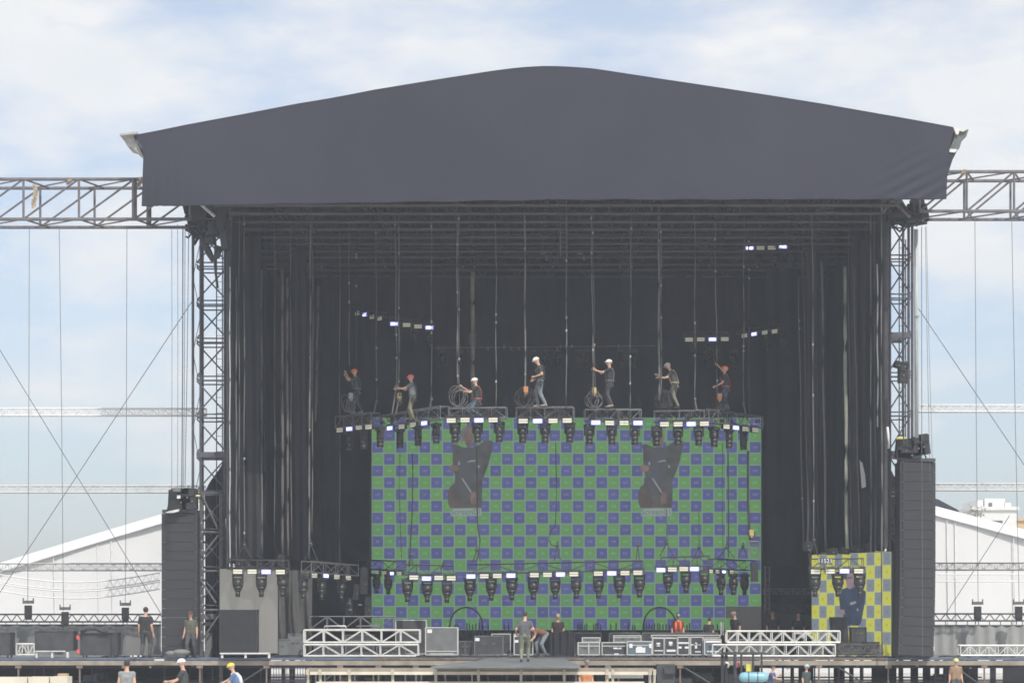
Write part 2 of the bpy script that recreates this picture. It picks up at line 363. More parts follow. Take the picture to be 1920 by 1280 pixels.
# ---------------------------------------------------------------- towers
M_tow = mat('tower_steel', (.10,.10,.115), .55, .2, var=.25, scale=5)
def tower(label, pxs, d, ztop, steps, thick, lad, group='stage side towers', tri=None):
    (a0, a1), (b0, b1) = pxs
    base = V((PX((a0+b1)/2, d), CY+d+.8, 0))
    t = thing('ladder_tower', label, 'scaffold tower', base, group)
    xs = (PX((a0+a1)/2, d), PX((b0+b1)/2, d))
    for x, wpx in zip(xs, (a1-a0, b1-b0)):
        for yo, rr in ((0, .055), (1.5, .055)):
            post = MB()
            hw = wpx/51/2-.05
            for dx in ((-hw, hw) if yo == 0 else (0,)):
                post.bar((x+dx, CY+d+yo, 1.54), (x+dx, CY+d+yo, ztop), rr, 6)
            z = 1.6
            while z < ztop-1.5 and yo == 0 and wpx > 15:
                s_ = -s_ if z > 1.6 else 1
                post.bar((x-hw*s_, CY+d+yo, z), (x+hw*s_, CY+d+yo, z+1.41), .016, 4); z += 1.41
            post.build('post', M_tow, t)
    br = MB(); x0, x1 = xs
    for i, py in enumerate(steps):
        z = PZ(py, d)
        for yo in (0, 1.5):
            if py in thick: br.box(((x0+x1)/2, CY+d+yo, z), (x1-x0, .12, .2))
            else: br.bar((x0, CY+d+yo, z-.075), (x1, CY+d+yo, z-.075), .028, 5); br.bar((x0, CY+d+yo, z+.075), (x1, CY+d+yo, z+.075), .028, 5)
        for x in xs: br.bar((x, CY+d, z), (x, CY+d+1.5, z), .03, 5)
        if i+1 < len(steps):
            z2 = PZ(steps[i+1], d)
            br.bar((x0, CY+d, z-.1), (x1, CY+d, z2+.1), .03, 5); br.bar((x1, CY+d+.06, z-.1), (x0, CY+d+.06, z2+.1), .03, 5)
    br.build('bracing', M_tow, t)
    l = MB(); lx0, lx1 = PX(lad[0], d+.5), PX(lad[1], d+.5)
    for x in (lx0, lx1): l.bar((x, CY+d+.5, 1.56), (x, CY+d+.5, ztop-1.2), .022, 5)
    z = 1.7
    while z < ztop-1.3: l.bar((lx0, CY+d+.5, z), (lx1, CY+d+.5, z), .012, 4); z += .29
    l.build('ladder', M_dsteel, t)
    return t
DT = 80.7
ls = [423, 496, 567, 638, 709, 780, 852, 924, 995, 1066, 1138]
tower('dark steel ladder tower left of the stage beside the straight speaker column', ((359,379),(419,430)), DT+.6, 18.2, ls, (852,), (406,417))
rs = [410, 482, 555, 628, 702, 776, 850, 922, 994, 1066, 1138]
tower('dark steel ladder tower right of the stage above the curved speaker column', ((1662,1671),(1701,1713)), DT, 18.3, rs, (628,850), (1686,1698))
# wide dark leg on the inner side of each tower + pale drape pole
for a, b, lab in ((424,433,'dark padded column at the stage edge beside the left tower'),(1654,1665,'dark padded column at the stage edge beside the right tower')):
    c = MB(); c.grid(lambda u, v: V((PX(a,79.9)+.5*(PX(b,79.9)-PX(a,79.9))*(1-math.cos(u*math.pi*2))*.0+PX((b-a)/2+960,79.9)*1.0+(PX(b,79.9)-PX(a,79.9))/2*math.cos(u*2*math.pi), CY+79.9+.16*math.sin(u*2*math.pi)+.01*math.sin(v*60), (5.0 if a < 900 else 5.6)+v*12.6)), 12, 40)
    solo(c, 'column', mat('column_wrap', (.05,.05,.055), .8, var=.3, scale=2), lab, 'column', 'stage edge columns', True)
# right tower white tube
c = MB(); c.bar(P(1717.5,430,79.1), P(1718.5,820,79.1), .075, 8); c.bar(P(1714,592,79), P(1724,592,79), .03, 6); solo(c, 'drain_pipe', mat('pale_pipe', (.45,.48,.46), .4, var=.1), 'pale vertical pipe running down beside the right tower', 'pipe', None, True)
c = MB(); c.tube([P(431,500+i*8,79.6)+V((.01*math.sin(i*.3),0,0)) for i in range(70)], .022, 6); solo(c, 'drain_pipe', mat('pale_pipe', (.4,.4,.4), .4), 'thin pale tube running down the left stage edge', 'pipe', None, True)
# cable clutter at the tower tops
def clutter(label, px0, py0, px1, py1, d, n, seed, extra=()):
    rnd = random.Random(seed)
    t = thing('cable_loom', label, 'cable loom', P((px0+px1)/2, py1, d), 'tangles at the tower tops')
    for kk in range(3):
        m_ = MB()
        for i in range(n):
            a = P(rnd.uniform(px0, px1), rnd.uniform(py0, py1), d+rnd.uniform(-.4, 1.2)); b = P(rnd.uniform(px0, px1), rnd.uniform(py0, py1), d+rnd.uniform(-.4,1.2))
            if (b-a).length > 1.5: b = a+(b-a).normalized()*1.5
            c_ = (a+b)/2+V((rnd.uniform(-.2,.2), 0, -rnd.uniform(.1,.4)))
            m_.tube([a, a.lerp(c_, .6), c_, c_.lerp(b, .5), b], rnd.uniform(.02, .055), 5)
        m_.build(('cable_bundle','steel_strut','hose')[kk], (M_black, M_dsteel, M_bcable)[kk], t, True)
    h = MB()
    for (x, y, w_, hh) in extra:
        h.box(P(x, y, d-.2), (w_/51, .4, hh/51), Matrix.Rotation(rnd.uniform(-.3,.3), 3, 'Y'))
    h.build('hoist_body', M_black, t)
    return t
clutter('thick tangle of black cables and hoists at the top of the left tower', 345, 384, 430, 446, 79.2, 42, 3, ((352,392,14,18),(372,400,26,30),(400,430,16,22),(416,410,18,48),(393,452,16,12),(420,450,12,36)))
clutter('dark knot of hoists and struts at the top of the right tower', 1662, 376, 1738, 420, 79.2, 30, 5, ((1720,385,24,22),(1728,398,20,26),(1690,404,46,10),(1712,410,26,12)))
c = MB(); c.tube([P(x, y, 79) for x, y in ((378,440),(384,458),(392,474),(399,486),(407,480),(412,462))], .13, 7); c.tube([P(x,y,79) for x,y in ((400,430),(404,460),(403,500),(408,540))], .05, 5); solo(c, 'cable_loom', M_black, 'fat black cable loop sagging inside the left tower', 'cable loom', 'tangles at the tower tops', True)
for (a, b, lab) in (((377,383),(403,406),'bright alloy strut laid diagonally at the top of the left tower'), ((1655,400),(1672,374),'short dark strut leaning at the top of the right tower'), ((1672,374),(1706,408),'long rusty strut leaning down at the top of the right tower')):
    c = MB(); c.bar(P(*a,78.6), P(*b,78.6), .06, 6); solo(c, 'strut', M_alu if 'alloy' in lab else M_rust, lab, 'strut')
c = MB(); c.slab([P(x,y,80.5) for x,y in [(1653,372),(1692,372),(1694,398),(1680,396),(1653,388)]], (0,.05,0)); solo(c, 'tarpaulin', mat('olive_sheet', (.30,.31,.27), .8), 'pale olive sheet stretched under the roof corner of the right tower', 'tarpaulin')
# lower black boxes and cloth round tower foot (left)
c = MB(); c.grid(lambda u, v: (P(384+44*u, 1236+(925-70*u**.8-1236)*v, 82.5)+V((0,.1*math.sin(u*9+v*3),0))), 16, 16)
solo(c, 'black_tarpaulin', M_drape2, 'black sheet covering the scaffold behind the straight speaker column', 'tarpaulin', None, True)
c = MB(); c.grid(lambda u, v: (P(1664+26*u, 1236+(872+38*u-1236)*v, 82.5)+V((0,.08*math.sin(u*9+v*3),0))), 12, 12)
solo(c, 'black_tarpaulin', M_drape2, 'black sheet covering the scaffold behind the curved speaker column', 'tarpaulin', None, True)
# pale slivers of sheet beside the side screens
c = MB(); c.slab([P(x,y,81) for x,y in [(422,972),(429,968),(430,1000),(426,1015)]], (0,.04,0)); solo(c, 'cloth_strip', M_white, 'white torn strip of cloth hanging beside the left tower foot', 'cloth')
c = MB(); c.slab([P(x,y,82.5) for x,y in [(1612,862),(1617,868),(1622,890),(1624,912),(1616,915)]], (0,.04,0)); solo(c, 'cloth_strip', M_white, 'white strip of cloth hanging among the right wing curtains', 'cloth')
c = MB(); c.tube([P(x,y,79.2) for x,y in [(1664,800),(1666,818),(1666,840)]], .05, 5); solo(c, 'hose', M_white, 'bent white hose at the foot of the right tower', 'hose', None, True)

# left scaffold frame behind array
sc = thing('scaffold', 'grey scaffold frame standing between the straight speaker column and the stage', 'scaffold', P(392,1236,81))
s_ = MB()
for px in (376,378.5,413,416): s_.bar(P(px, 925, 81), V((PX(px,81), CY+81, 0)), .045, 6)
for py in (924,997,1070,1143): s_.bar(P(376,py,81), P(416,py,81), .035, 5)
for a, b in (((378,927),(408,990)),((410,1002),(378,1042)),((378,1090),(405,1130)),((416,1145),(378,1200))): s_.bar(P(*a,80.9), P(*b,80.9), .04, 5)
s_.build('scaffold_tube', M_steel, sc)
s_ = MB()
for i in range(14): s_.ball(P(378+1.5*(i%2), 980+i*17, 80.8), .035, 6, 4)
s_.build('coupler', mat('zinc', (.5,.5,.5), .4, .5), sc)
s_ = MB(); s_.box2(P(380,1150,81.4), P(408,1160,82)); s_.box2(P(382,1166,81.4), P(406,1172,82)); s_.box2(P(384,1186,81.2), P(402,1232,82)); s_.build('equipment_box', M_caseg, sc)

# ---------------------------------------------------------------- wing trusses
def wing(label, px0, px1, d, pyt, pyb, flags):
    zt, zb = PZ(pyt, d), PZ(pyb, d); w_ = 1.65; h_ = zt-zb
    A = V((PX(px0,d), CY+d+w_/2, zb)); B = V((PX(px1,d), CY+d+w_/2, zb)); n = max(1, round(abs(px1-px0)/93))
    t = thing('wing_truss', label, 'truss', (A+B)/2, 'long lattice booms beside the roof')
    for yo in (-w_/2, w_/2):
        for z in (0, h_): MB().bar(A+V((0,yo,z)), B+V((0,yo,z)), .062, 6).build('chord', M_wing, t)
    b = MB()
    for i in range(n+1):
        p = A.lerp(B, i/n); q = A.lerp(B, min(1,(i+1)/n)); thick = .10 if i % 4 == 3 else .045
        for yo in (-w_/2, w_/2):
            pp = p+V((.25 if yo > 0 else 0, yo, 0))
            b.bar(pp, pp+V((0,0,h_)), thick, 6)
            if i < n:
                qq = q+V((.25 if yo > 0 else 0, yo, 0)); b.bar(pp, qq+V((0,0,h_)), .04, 5)
        for z in (0, h_):
            b.bar(p+V((0,-w_/2,z)), p+V((.6,w_/2,z)), .038, 5)
            if i < n: b.bar(p+V((0,w_/2,z)), q+V((0,-w_/2,z)), .03, 5)
    b.build('bracing', M_wing, t)
    for f_ in flags:
        c_ = MB(); x, y, hh = f_
        c_.grid(lambda u, v: P(x+u*9-4.5+math.sin(v*5)*1.5, y+v*hh, d-.15)+V((0,.08*math.sin(u*5+v*7),0)), 5, 8)
        c_.build('rag', mat('beige_rag', (.5,.42,.33), .9, var=.3, scale=9), t)
wing('long grey steel lattice boom reaching left from the roof with a tied pale rag', -60, 356, 78.8, 336, 411, ((65,345,45),(130,336,10),(262,332,18)))
wing('long grey steel lattice boom reaching right from the roof under the ragged corner', 1724, 1990, 78.8, 322, 396, ((1806,318,12),))
M_bw = mat('bright_white_paint', (.85,.84,.82), .5, var=.05)
# white horizontal trusses beyond the wings
for i, (px0, px1, pa, pb, d, lab, m_) in enumerate((
    (-20,386,766,779,83,'long white truss crossing the sky left of the stage, upper one',M_bw),(-20,384,911,923,83,'long white truss crossing the sky left of the stage, lower one above the tent',M_white),
    (1722,1960,760,772,83,'bright white truss crossing the sky right of the stage, upper one',M_bw),(1752,1960,907,919,83,'white truss crossing the sky just above the right tent roof',M_white),
    (-20,302,1056,1069,88,'pale truss hung in front of the left tent wall',mat('pale_grey_paint', (.5,.5,.49), .5)),(1752,1960,1055,1068,88,'pale truss hung in front of the right tent wall',M_lgrey))):
    h_ = (pb-pa)/K*d
    truss('horizontal_truss', lab, P(px0,pb,d), P(px1,pb,d), .4, h_, int((px1-px0)/11), .026, .014, m_, 'pale horizontal trusses beyond the booms', 'W')
for i, (py, d) in enumerate(((1095,100),(1112,101))):
    for s_, (x0, x1) in enumerate(((-20,300),(1757,1950))):
        if s_ and i: continue
        t = thing('ring_truss', ('upper' if i==0 else 'lower')+(' faint curved truss hanging inside the left tent' if s_==0 else ' faint straight truss hanging inside the right tent'), 'truss', P((x0+x1)/2, py, d), 'faint trusses in the tents')
        m_ = MB(); n = 24; yb_ = 1076 if s_ else py
        f0 = lambda u: P(x0+(x1-x0)*u, (yb_ if s_ else py-22+(18*math.sin(u*math.pi) if True else 0)), d); f1 = lambda u: f0(u)-V((0,0,.33))
        m_.tube([f0(j/n) for j in range(n+1)], .03, 4); m_.tube([f1(j/n) for j in range(n+1)], .03, 4)
        b_ = MB()
        for j in range(n): b_.bar(f0(j/n), f1((j+.5)/n), .018, 4); b_.bar(f1((j+.5)/n), f0((j+1)/n), .018, 4)
        mm = mat('pale_truss', (.82,.82,.82), .5, var=.05); m_.build('chord', mm, t); b_.build('bracing', mm, t)

# ---------------------------------------------------------------- marquee
DM = 118.0
mar = thing('marquee', 'huge white gabled marquee tent standing behind the stage', 'tent', V((2,CY+DM+15,0)))
apex = (1015, 768)
def slope(px):   # lower gable edge
    if px < apex[0]:
        t_ = (apex[0]-px)/(apex[0]-300.0); return apex[1]+(981-apex[1])*t_+10*math.sin(min(t_,1.45)/1.45*math.pi)*-.0+(6*(t_-1)*(t_-1) if t_ > 1 else 0)
    t_ = (px-apex[0])/(1757-apex[0]); return apex[1]+(966-apex[1])*t_+(18*(t_-1) if t_ > 1 else 0)*-.2
xs_ = list(range(-140, 2140, 40))
wl = MB(); wl._add([P(x, slope(x), DM)+V((0,.06*math.sin(x*.13),0)) for x in xs_]+[V((PX(x,DM), CY+DM+.06*math.sin(x*.13), 0)) for x in xs_], [(i, i+1, len(xs_)+i+1, len(xs_)+i) for i in range(len(xs_)-1)])
wl.build('gable_wall', M_tent, mar, True)
fa = MB()
fa._add([P(x, slope(x)+1, DM-.12) for x in xs_]+[P(x, slope(x)-17, DM+1.5) for x in xs_], [(i, i+1, len(xs_)+i+1, len(xs_)+i) for i in range(len(xs_)-1)])
fa._add([P(x, slope(x)-17, DM+1.5) for x in xs_]+[P(x, slope(x)-17, DM+1.5)+V((0,30,0)) for x in xs_], [(i, i+1, len(xs_)+i+1, len(xs_)+i) for i in range(len(xs_)-1)])
fa.build('roof_sheet', M_tent, mar, True)
ed = MB(); ed.tube([P(x, slope(x)+1.2, DM-.16) for x in xs_], .05, 4); ed.build('eave_rope', mat('tent_seam', (.45,.45,.45), .7), mar)
se = MB()
for x in (182,208,-5,100,1775,1790,1900): se.tube([P(x, slope(x)+3, DM-.1), P(x+2, 1100, DM-.12), P(x+4, 1200, DM-.1)], .035, 4)
se.build('seam', mat('tent_fold', (.72,.72,.73), .7), mar)
# dark canopy roof edge behind right array
c = MB(); c.slab([P(x,y,122) for x,y in [(1745,931),(1760,936),(1796,955),(1802,964),(1790,968),(1745,960)]], (0,6,0)); solo(c, 'canopy', M_tarp, 'dark sloping canopy showing beside the curved speaker column above the tent', 'canopy')
c = MB(); c.slab([P(x,y,104) for x,y in [(394,908),(418,868),(440,868),(440,1000),(394,960)]], (0,4,0)); solo(c, 'canopy', M_tarp, 'dark sloping canopy showing through the left tower', 'canopy')
# ---------------------------------------------------------------- buildings far right
def building(label, px0, py0, px1, d, floors, m, extra=(), dep=12):
    x0, x1 = PX(px0,d), PX(px1,d); zt = PZ(py0,d); t = thing('apartment_building', label, 'building', V(((x0+x1)/2, CY+d+dep/2, 0)))
    MB().box2((x0, CY+d, 0), (x1, CY+d+dep, zt)).build('wall', m, t)
    MB().box2((x0-.2, CY+d-.2, zt+.003), (x1+.2, CY+d+dep+.2, zt+.3)).build('parapet', m, t)
    wm = mat('window_glass', (.12,.14,.17), .15, var=.1)
    n = int((x1-x0)/3)
    for k_ in range(floors):
        for i in range(n):
            x = x0+1.2+i*3; z = zt-2.2-3*k_
            MB().box2((x, CY+d-.03, z), (x+1.3, CY+d+.1, z+1.3)).build('window', wm, t)
    for (a, b, y0, y1, lab) in extra:
        MB().box2((PX(a,d), CY+d+1, PZ(y1,d)+.005), (PX(b,d), CY+d+7, PZ(y0,d))).build('roof_house', m, t)
        if lab:
            for wx in lab: MB().box2((PX(wx,d), CY+d+.95, PZ(y1-5,d)), (PX(wx+7,d), CY+d+1.02, PZ(y0+8,d))).build('window', wm, t)
    return t
mw = mat('white_render', (.78,.77,.74), .8, var=.05); my = mat('ochre_render', (.62,.45,.24), .8, var=.1)
building('white apartment block with stepped roof houses beyond the right tent', 1826, 956, 1906, 190, 2, mw, ((1836,1848,936,955,()),(1851,1889,933,955,(1858,)),(1888,1901,941,955,(1889,))))
building('low ochre house at the edge of view beyond the right tent', 1904, 976, 1990, 215, 1, my)
tr = thing('roof_plant', 'dry brown bush on the roof edge of the white block', 'plant', P(1829,966,189))
m_ = MB(); rnd = random.Random(4)
for i in range(150):
    a = rnd.gauss(0,.35); b = rnd.gauss(0,.4); c_ = P(1829,966,189)+V((a, rnd.gauss(0,.4), b)); q = V((rnd.uniform(-1,1),rnd.uniform(-1,1),rnd.uniform(-1,1))).normalized()*.09; s2 = q.cross(V((.3,.5,.8))).normalized()*.1
    m_.quad(c_-q, c_+s2, c_+q, c_-s2)
m_.build('foliage', mat('dry_leaves', (.42,.39,.33), .8), tr)
MB().bar(P(1829,972,189), P(1829,955,189), .06, 5).build('stem', M_rust, tr)

# ---------------------------------------------------------------- line arrays
def array(label, pl, pr, pyt, pyb, d, n, curve, hoist):
    t = thing('line_array', label, 'speaker array', P((pl+pr)/2, pyt, d), 'hanging speaker columns')
    W = (pr-pl)/K*d; H = (pyb-pyt)/K*d; h_ = H/n; cen = P((pl+pr)/2, pyt, d)
    for i in range(n):
        f_ = (i+.5)/n; off = curve*.4*max(0, f_-.45)**2; ang = curve*.03*max(0, f_-.45)
        c_ = cen+V((-off*.45, -off*1.1, -h_*(i+.5))); rot = Matrix.Rotation(ang*1.5, 3, 'Y') @ Matrix.Rotation(R(6)*(0 if curve == 0 else 1), 3, 'Z') @ Matrix.Rotation(-ang*3, 3, 'X')
        b = MB(); b.box(c_+rot@V((0,.35,0)), (W, .7, h_-.004), rot)
        cab = b.build('speaker_cabinet', M_arr, t)
        gmb = MB(); gmb.box(c_+rot@V((0,-.013,0)), (W*.86, .03, h_-.012), rot); gmb.mi = 0
        gmb.build('grille', M_grille, cab)
        cl_ = MB(); cl_.box(c_+rot@V((-W/2+.09,-.02,h_*.45)), (.14 if i > n*.4 and curve==0 else .07, .04, .03), rot); cl_.box(c_+rot@V((W/2-.06,-.02,h_*.45)), (.05, .04, .03), rot)
        cl_.build('rigging_pin', M_steel, cab)
    b = MB(); b.box(cen+V((0,.35,.08)), (W*.96, .8, .12)); b.build('bumper_frame', M_dsteel, t)
    return t
array('tall straight hanging speaker column left of the stage in front of the tent', 303, 370, 962, 1228, 80.35, 15, 0, True)
array('tall hanging speaker column right of the stage curving in at its foot', 1687, 1755, 866, 1228, 79.6, 20, 2.6, True)
def motors(label, items, d, cov_=None, slings=()):
    t = thing('hoist_cluster', label, 'hoist', P(items[0][0], items[0][1], d), 'hoists above the speaker columns')
    for (x, y, w_, h_, rr) in items:
        b = MB(); b.box(P(x, y, d), (w_/51, .5, h_/51), Matrix.Rotation(rr, 3, 'Y')); b.box(P(x, y-h_*.35, d-.02), (w_/51*.7, .56, h_/51*.4), Matrix.Rotation(rr, 3, 'Y'))
        o = b.build('hoist_body', M_black, t)
        mod = MB(); mod.ball(P(x+w_*.15, y+h_*.1, d-.27), .045, 8, 5); mod.build('hook', M_steel, o)
    for a, b in slings: MB().tube([P(*a,d), P((a[0]+b[0])/2+2, (a[1]+b[1])/2, d), P(*b,d)], .03, 5).build('chain', M_dsteel, t)
    return t
t = motors('square dark canvas chain bags above the straight speaker column', [(334,938,34,38,.05),(356,936,28,38,-.04),(348,930,20,26,0)], 80.4, slings=(((322,915),(312,962)),((366,916),(368,962)),((343,950),(343,965))))
MB().slab([P(x,y,80.0) for x,y in [(309,961),(318,957),(336,954),(335,958),(324,961)]], (0,.2,0)).build('white_flap', M_white, t)
MB().box(P(332,918,80.0), (.28,.3,.14)).build('pale_cap', M_caseg, t)
MB().box(P(335,931,80.0), (.12,.05,.12)).build('tag_plate', M_label, t)
MB().ball(P(371,929,80.0), (.09,.06,.04), 8, 5).build('yellow_strap', mat('yellow_strap', (.7,.65,.2), .7), t)
t = motors('dark chain hoists and bags piled above the curved speaker column', [(1695,842,30,34,.1),(1719,837,22,34,-.15),(1729,834,24,36,-.12),(1703,852,44,16,0)], 79.7, slings=(((1690,820),(1690,866)),((1733,850),(1736,866)),((1706,850),(1706,866))))
MB().ball(P(1690,821,79.3), (.2,.1,.05), 8, 5).build('yellow_strap', mat('yellow_strap', (.7,.65,.2), .7), t)
t = motors('dark chain hoist hanging high inside the right tower', [(1692,701,14,32,0),(1684,684,14,10,.3),(1695,686,16,12,-.2)], 78.6, slings=(((1692,600),(1692,690)),((1692,716),(1694,830))))

# ---------------------------------------------------------------- wires on the two sides
def wire(label, pts, d, r, m=M_skycable, group='thin wires beside the stage', name='wire', cat='wire'):
    b = MB(); b.tube([P(x, y, d) for x, y in pts], r, 5); return solo(b, name, m, label, cat, group)
sidew_ = [((55,428),(52,1128),'leftmost upright wire, ending at the first chain hoist',.011),((111,428),(119,1145),'second upright wire from the left edge',.011),((238,428),(235,1130),'upright wire ending above the man in black',.011),
 ((322,424),(322,915),'thin upright wire just left of the tower, farthest from it',.009),((333,420),(333,915),'thin upright wire left of the tower, second of five',.009),((343,424),(341,915),'thick upright cable left of the tower, third of five',.022),((347,424),(344,915),'upright cable left of the tower, fourth of five',.012),((354,424),(347,915),'upright cable nearest the left tower',.014)]
for a, b, lab, r in sidew_: wire(lab, (a, ((a[0]+b[0])/2+.6, (a[1]+b[1])/2), b), 78.4, r)
for a, b, lab, r in (((1728,425),(1730,1230),'upright wire touching the right tower pipe',.013),((1735,425),(1744,905),'thin upright wire right of the tower and pipe',.009),((1828,412),(1834,1130),'upright wire ending at the hoist right of the curved speaker column',.011),((1897,412),(1911,1130),'rightmost upright wire near the edge of view',.011),((1737,425),(1748,860),'second thin upright wire right of the pipe',.008)): wire(lab, (a, ((a[0]+b[0])/2-.6, (a[1]+b[1])/2), b), 78.4, r)
for a, b, lab in (((-10,640),(302,1150),'long guy wire falling rightwards across the left sky and tent'),((362,562),(-10,1125),'long guy wire falling leftwards across the left sky and tent'),((1722,578),(1950,915),'long guy wire falling rightwards across the right sky'),((1893,966),(1770,1155),'guy wire falling leftwards across the right tent')): wire(lab, (a, b), 81.5, .014)
# chain hoists at the ends of the hanging wires
st = [False]; cp = thing('hanging_hoist', '', 'lamp')
b = MB(); b.box((0,0,.42), (.42,.16,.12)); b.box((-.2,0,.5), (.03,.1,.16)); b.box((.2,0,.5), (.03,.1,.16)); b.build('crossbar', M_steel, cp, local=True)
b = MB(); b.box((0,0,.05), (.26,.22,.48)); b.box((.02,0,-.22), (.2,.18,.12)); b.build('housing', M_black, cp, local=True); MB().bar((-.09,0,-.2), (-.09,0,-.42), .02, 5).build('lead', M_bcable, cp, local=True)
for px, py, lab in ((53,1148,'leftmost small dark hoist box on the rail in front of the tent'),(122,1160,'small dark hoist box sunk lowest on the left rail'),(235,1152,'small dark hoist box on the rail beside the man in black'),(1833,1150,'small dark hoist box on the right rail nearest the curved speaker column'),(1910,1150,'small dark hoist box at the right edge of view')):
    inst(cp, st, P(px, py, 86), 0, lab, 'dark hoist boxes on the wing rails')

# ---------------------------------------------------------------- wing fences with rails
for lab, px0, px1, pyr, m_ in (('left', -30, 302, (1151,1165,1171), M_grey), ('right', 1752, 1960, (1150,1163,1172), mat('pale_fence_cloth', (.33,.33,.32), .85, var=.06))):
    d = 87.0; t = thing('screened_fence', 'grey cloth-covered fence with a black lattice rail on its top, '+('behind the man in black' if lab == 'left' else 'beyond the curved speaker column'), 'fence', P((px0+px1)/2, 1228, d), 'wing fences')
    c = MB(); c.grid(lambda u, v: V((PX(px0,d)+(PX(px1,d)-PX(px0,d))*u, CY+d+.03*math.sin(u*60), 1.5+v*(PZ(pyr[2],d)-1.5))), 80, 2); c.build('cloth', m_, t, True)
    a, b_, c_ = (PZ(y, d) for y in pyr); X0, X1 = PX(px0,d), PX(px1,d); m2 = MB()
    for z in (a, b_, c_): m2.bar((X0, CY+d, z), (X1, CY+d, z), .035, 5)
    x = X0
    while x < X1: m2.bar((x, CY+d, a), (x+.22, CY+d, b_), .025, 4); m2.bar((x+.22, CY+d, b_), (x+.44, CY+d, a), .025, 4); m2.bar((x, CY+d, b_), (x, CY+d, c_), .02, 4); x += .44
    m2.build('lattice_rail', M_btruss, t)

# ---------------------------------------------------------------- stage deck
ZD = 1.53
deck = thing('stage_deck', 'long raised stage deck with tan edge beam on scaffold legs', 'stage', (0, 0, 0))
MB().box2((-22, .0, ZD-.06), (20, 16, ZD)).build('deck_boards', M_deck, deck)
fl = MB(); fl.slab([(-2.5,-13,ZD-.075),(2.12,-13,ZD-.075),(1.9,0-.004,ZD-.075),(-.7,-.004,ZD-.075)], (0,0,.06)); fl.build('runway_boards', M_deck, deck)
zt = PZ(1229.5, 79.9)
e = MB(); e.box2((-22,-.1,ZD-.075), (PX(700,80),-.006,ZD-.002)); e.box2((PX(1660,80),-.1,ZD-.075), (20,-.006,ZD-.002)); e.build('edge_strip', M_bluet, deck)
e = MB(); e.box2((PX(700,80)+.003,-.1,ZD-.075), (PX(1660,80)-.003,-.006,ZD-.002)); e.build('edge_strip', M_rust, deck)
e = MB(); e.box2((-22,-.09,ZD-.27), (20,-.01,ZD-.10)); e.build('edge_beam', M_tan, deck)
M_redpost = mat('oxide_post', (.2,.155,.13), .7, var=.3, scale=4)
for px in (35,150,235,375,500,638,710,780,885,1140,1275,1400,1535,1665,1790,1845):
    q = MB(); x = PX(px,80); q.bar((x,-.05,0), (x,-.05,ZD-.27), .034, 6); q.box((x,-.05,ZD-.33), (.22,.12,.1)); q.build('leg', M_redpost, deck)
br = MB()
for a, b in ((1278,1352),(1568,1640),(500,430),(1790,1850),(640,590)):
    br.bar((PX(a,80),.0,ZD-.3), (PX(b,80),.0,.35), .035, 5)
for yy_ in (1.5, 4, 8):
    for px in range(20, 1900, 46):
        if random.random() < .35: br.bar((PX(px,80), yy_, 0), (PX(px,80), yy_, ZD-.06), .03, 5)
    br.bar((-20,yy_,1.15), (19,yy_,1.15), .03, 5); br.bar((-20,yy_,.6), (19,yy_,.6), .03, 5)
br.build('understructure', M_dsteel, deck)
br = MB(); rnd = random.Random(9)
for i in range(60):
    px = rnd.choice(list(range(190,470,7))+list(range(1430,1880,9))+list(range(500,580,6))+list(range(860,1220,14))); y = rnd.uniform(.6,6)
    br.box((PX(px,80), y, rnd.uniform(ZD-.42,ZD-.14)), (rnd.uniform(.03,.14),.03,rnd.uniform(.03,.09)))
br.build('bracket', M_alu, deck)
# skirts with gaps
gaps = [(508,528),(534,542),(553,572),(1425,1466),(1470,1482),(1489,1497),(1525,1563),(1584,1592),(1601,1612),(1618,1634),(1681,1686),(1694,1707),(1722,1730),(1745,1754),(1762,1768),(1834,1856),(1868,1880)]
edges = [-60]+[e_ for g_ in gaps for e_ in g_]+[1980]
sk = thing('stage_skirt', 'dark cloth skirt with bright gaps hung under the stage deck', 'skirt', (0, 11, 0))
for i in range(0, len(edges), 2):
    x0, x1 = PX(edges[i],91), PX(edges[i+1],91)
    MB().grid(lambda u, v: V((x0+(x1-x0)*u, 11+.05*math.sin(u*(x1-x0)*6), v*(ZD-.07))), max(2,int((x1-x0)*3)), 2).build('cloth_strip', M_drape2, sk, True)
mt = MB(); mt.box2((-20, 12.5, .0), (20, 12.6, .22))
solo(mt, 'crowd_barrier', M_grey, 'low grey board wall seen through the gaps under the stage', 'barrier')
# front catwalk scaffold
DC = 68.0
cw = thing('scaffold_catwalk', 'cream beamed scaffold walkway frame in front of the stage', 'walkway', V((PX(900,DC), CY+DC, 0)))
x0, x1 = PX(575,DC), PX(1226,DC)
MB().box2((x0, CY+DC, PZ(1257.5,DC)), (x1, CY+DC+.25, PZ(1251.5,DC))).build('top_beam', M_tan, cw)
MB().box2((x0+.1, CY+DC-.05, PZ(1264,DC)), (x1-.1, CY+DC+.2, PZ(1258,DC))).build('ledger_beam', M_cream, cw)
MB().box2((x0+.3, CY+DC-.02, PZ(1281,DC)), (x1-.3, CY+DC+.1, PZ(1277,DC))).build('lower_rail', M_cream, cw)
for px in (577,600,655,736,817,897,977,1058,1138,1149,1219,1227):
    x = PX(px,DC); q = MB(); q.bar((x,CY+DC+.1,0), (x,CY+DC+.1,PZ(1264,DC)), .05, 6); q.box((x,CY+DC-.07,PZ(1259,DC)), (.1,.04,.17)); q.build('post', mat('cream_post', (.5,.46,.38), .7, var=.2), cw)
for px in (592,609,627,665,700,760,790,835,860,915,950,1000,1030,1080,1100,1160):
    x = PX(px,72); MB().bar((x,-8,0), (x,-8,ZD-.3), .03, 5).build('rear_post', M_steel, cw)
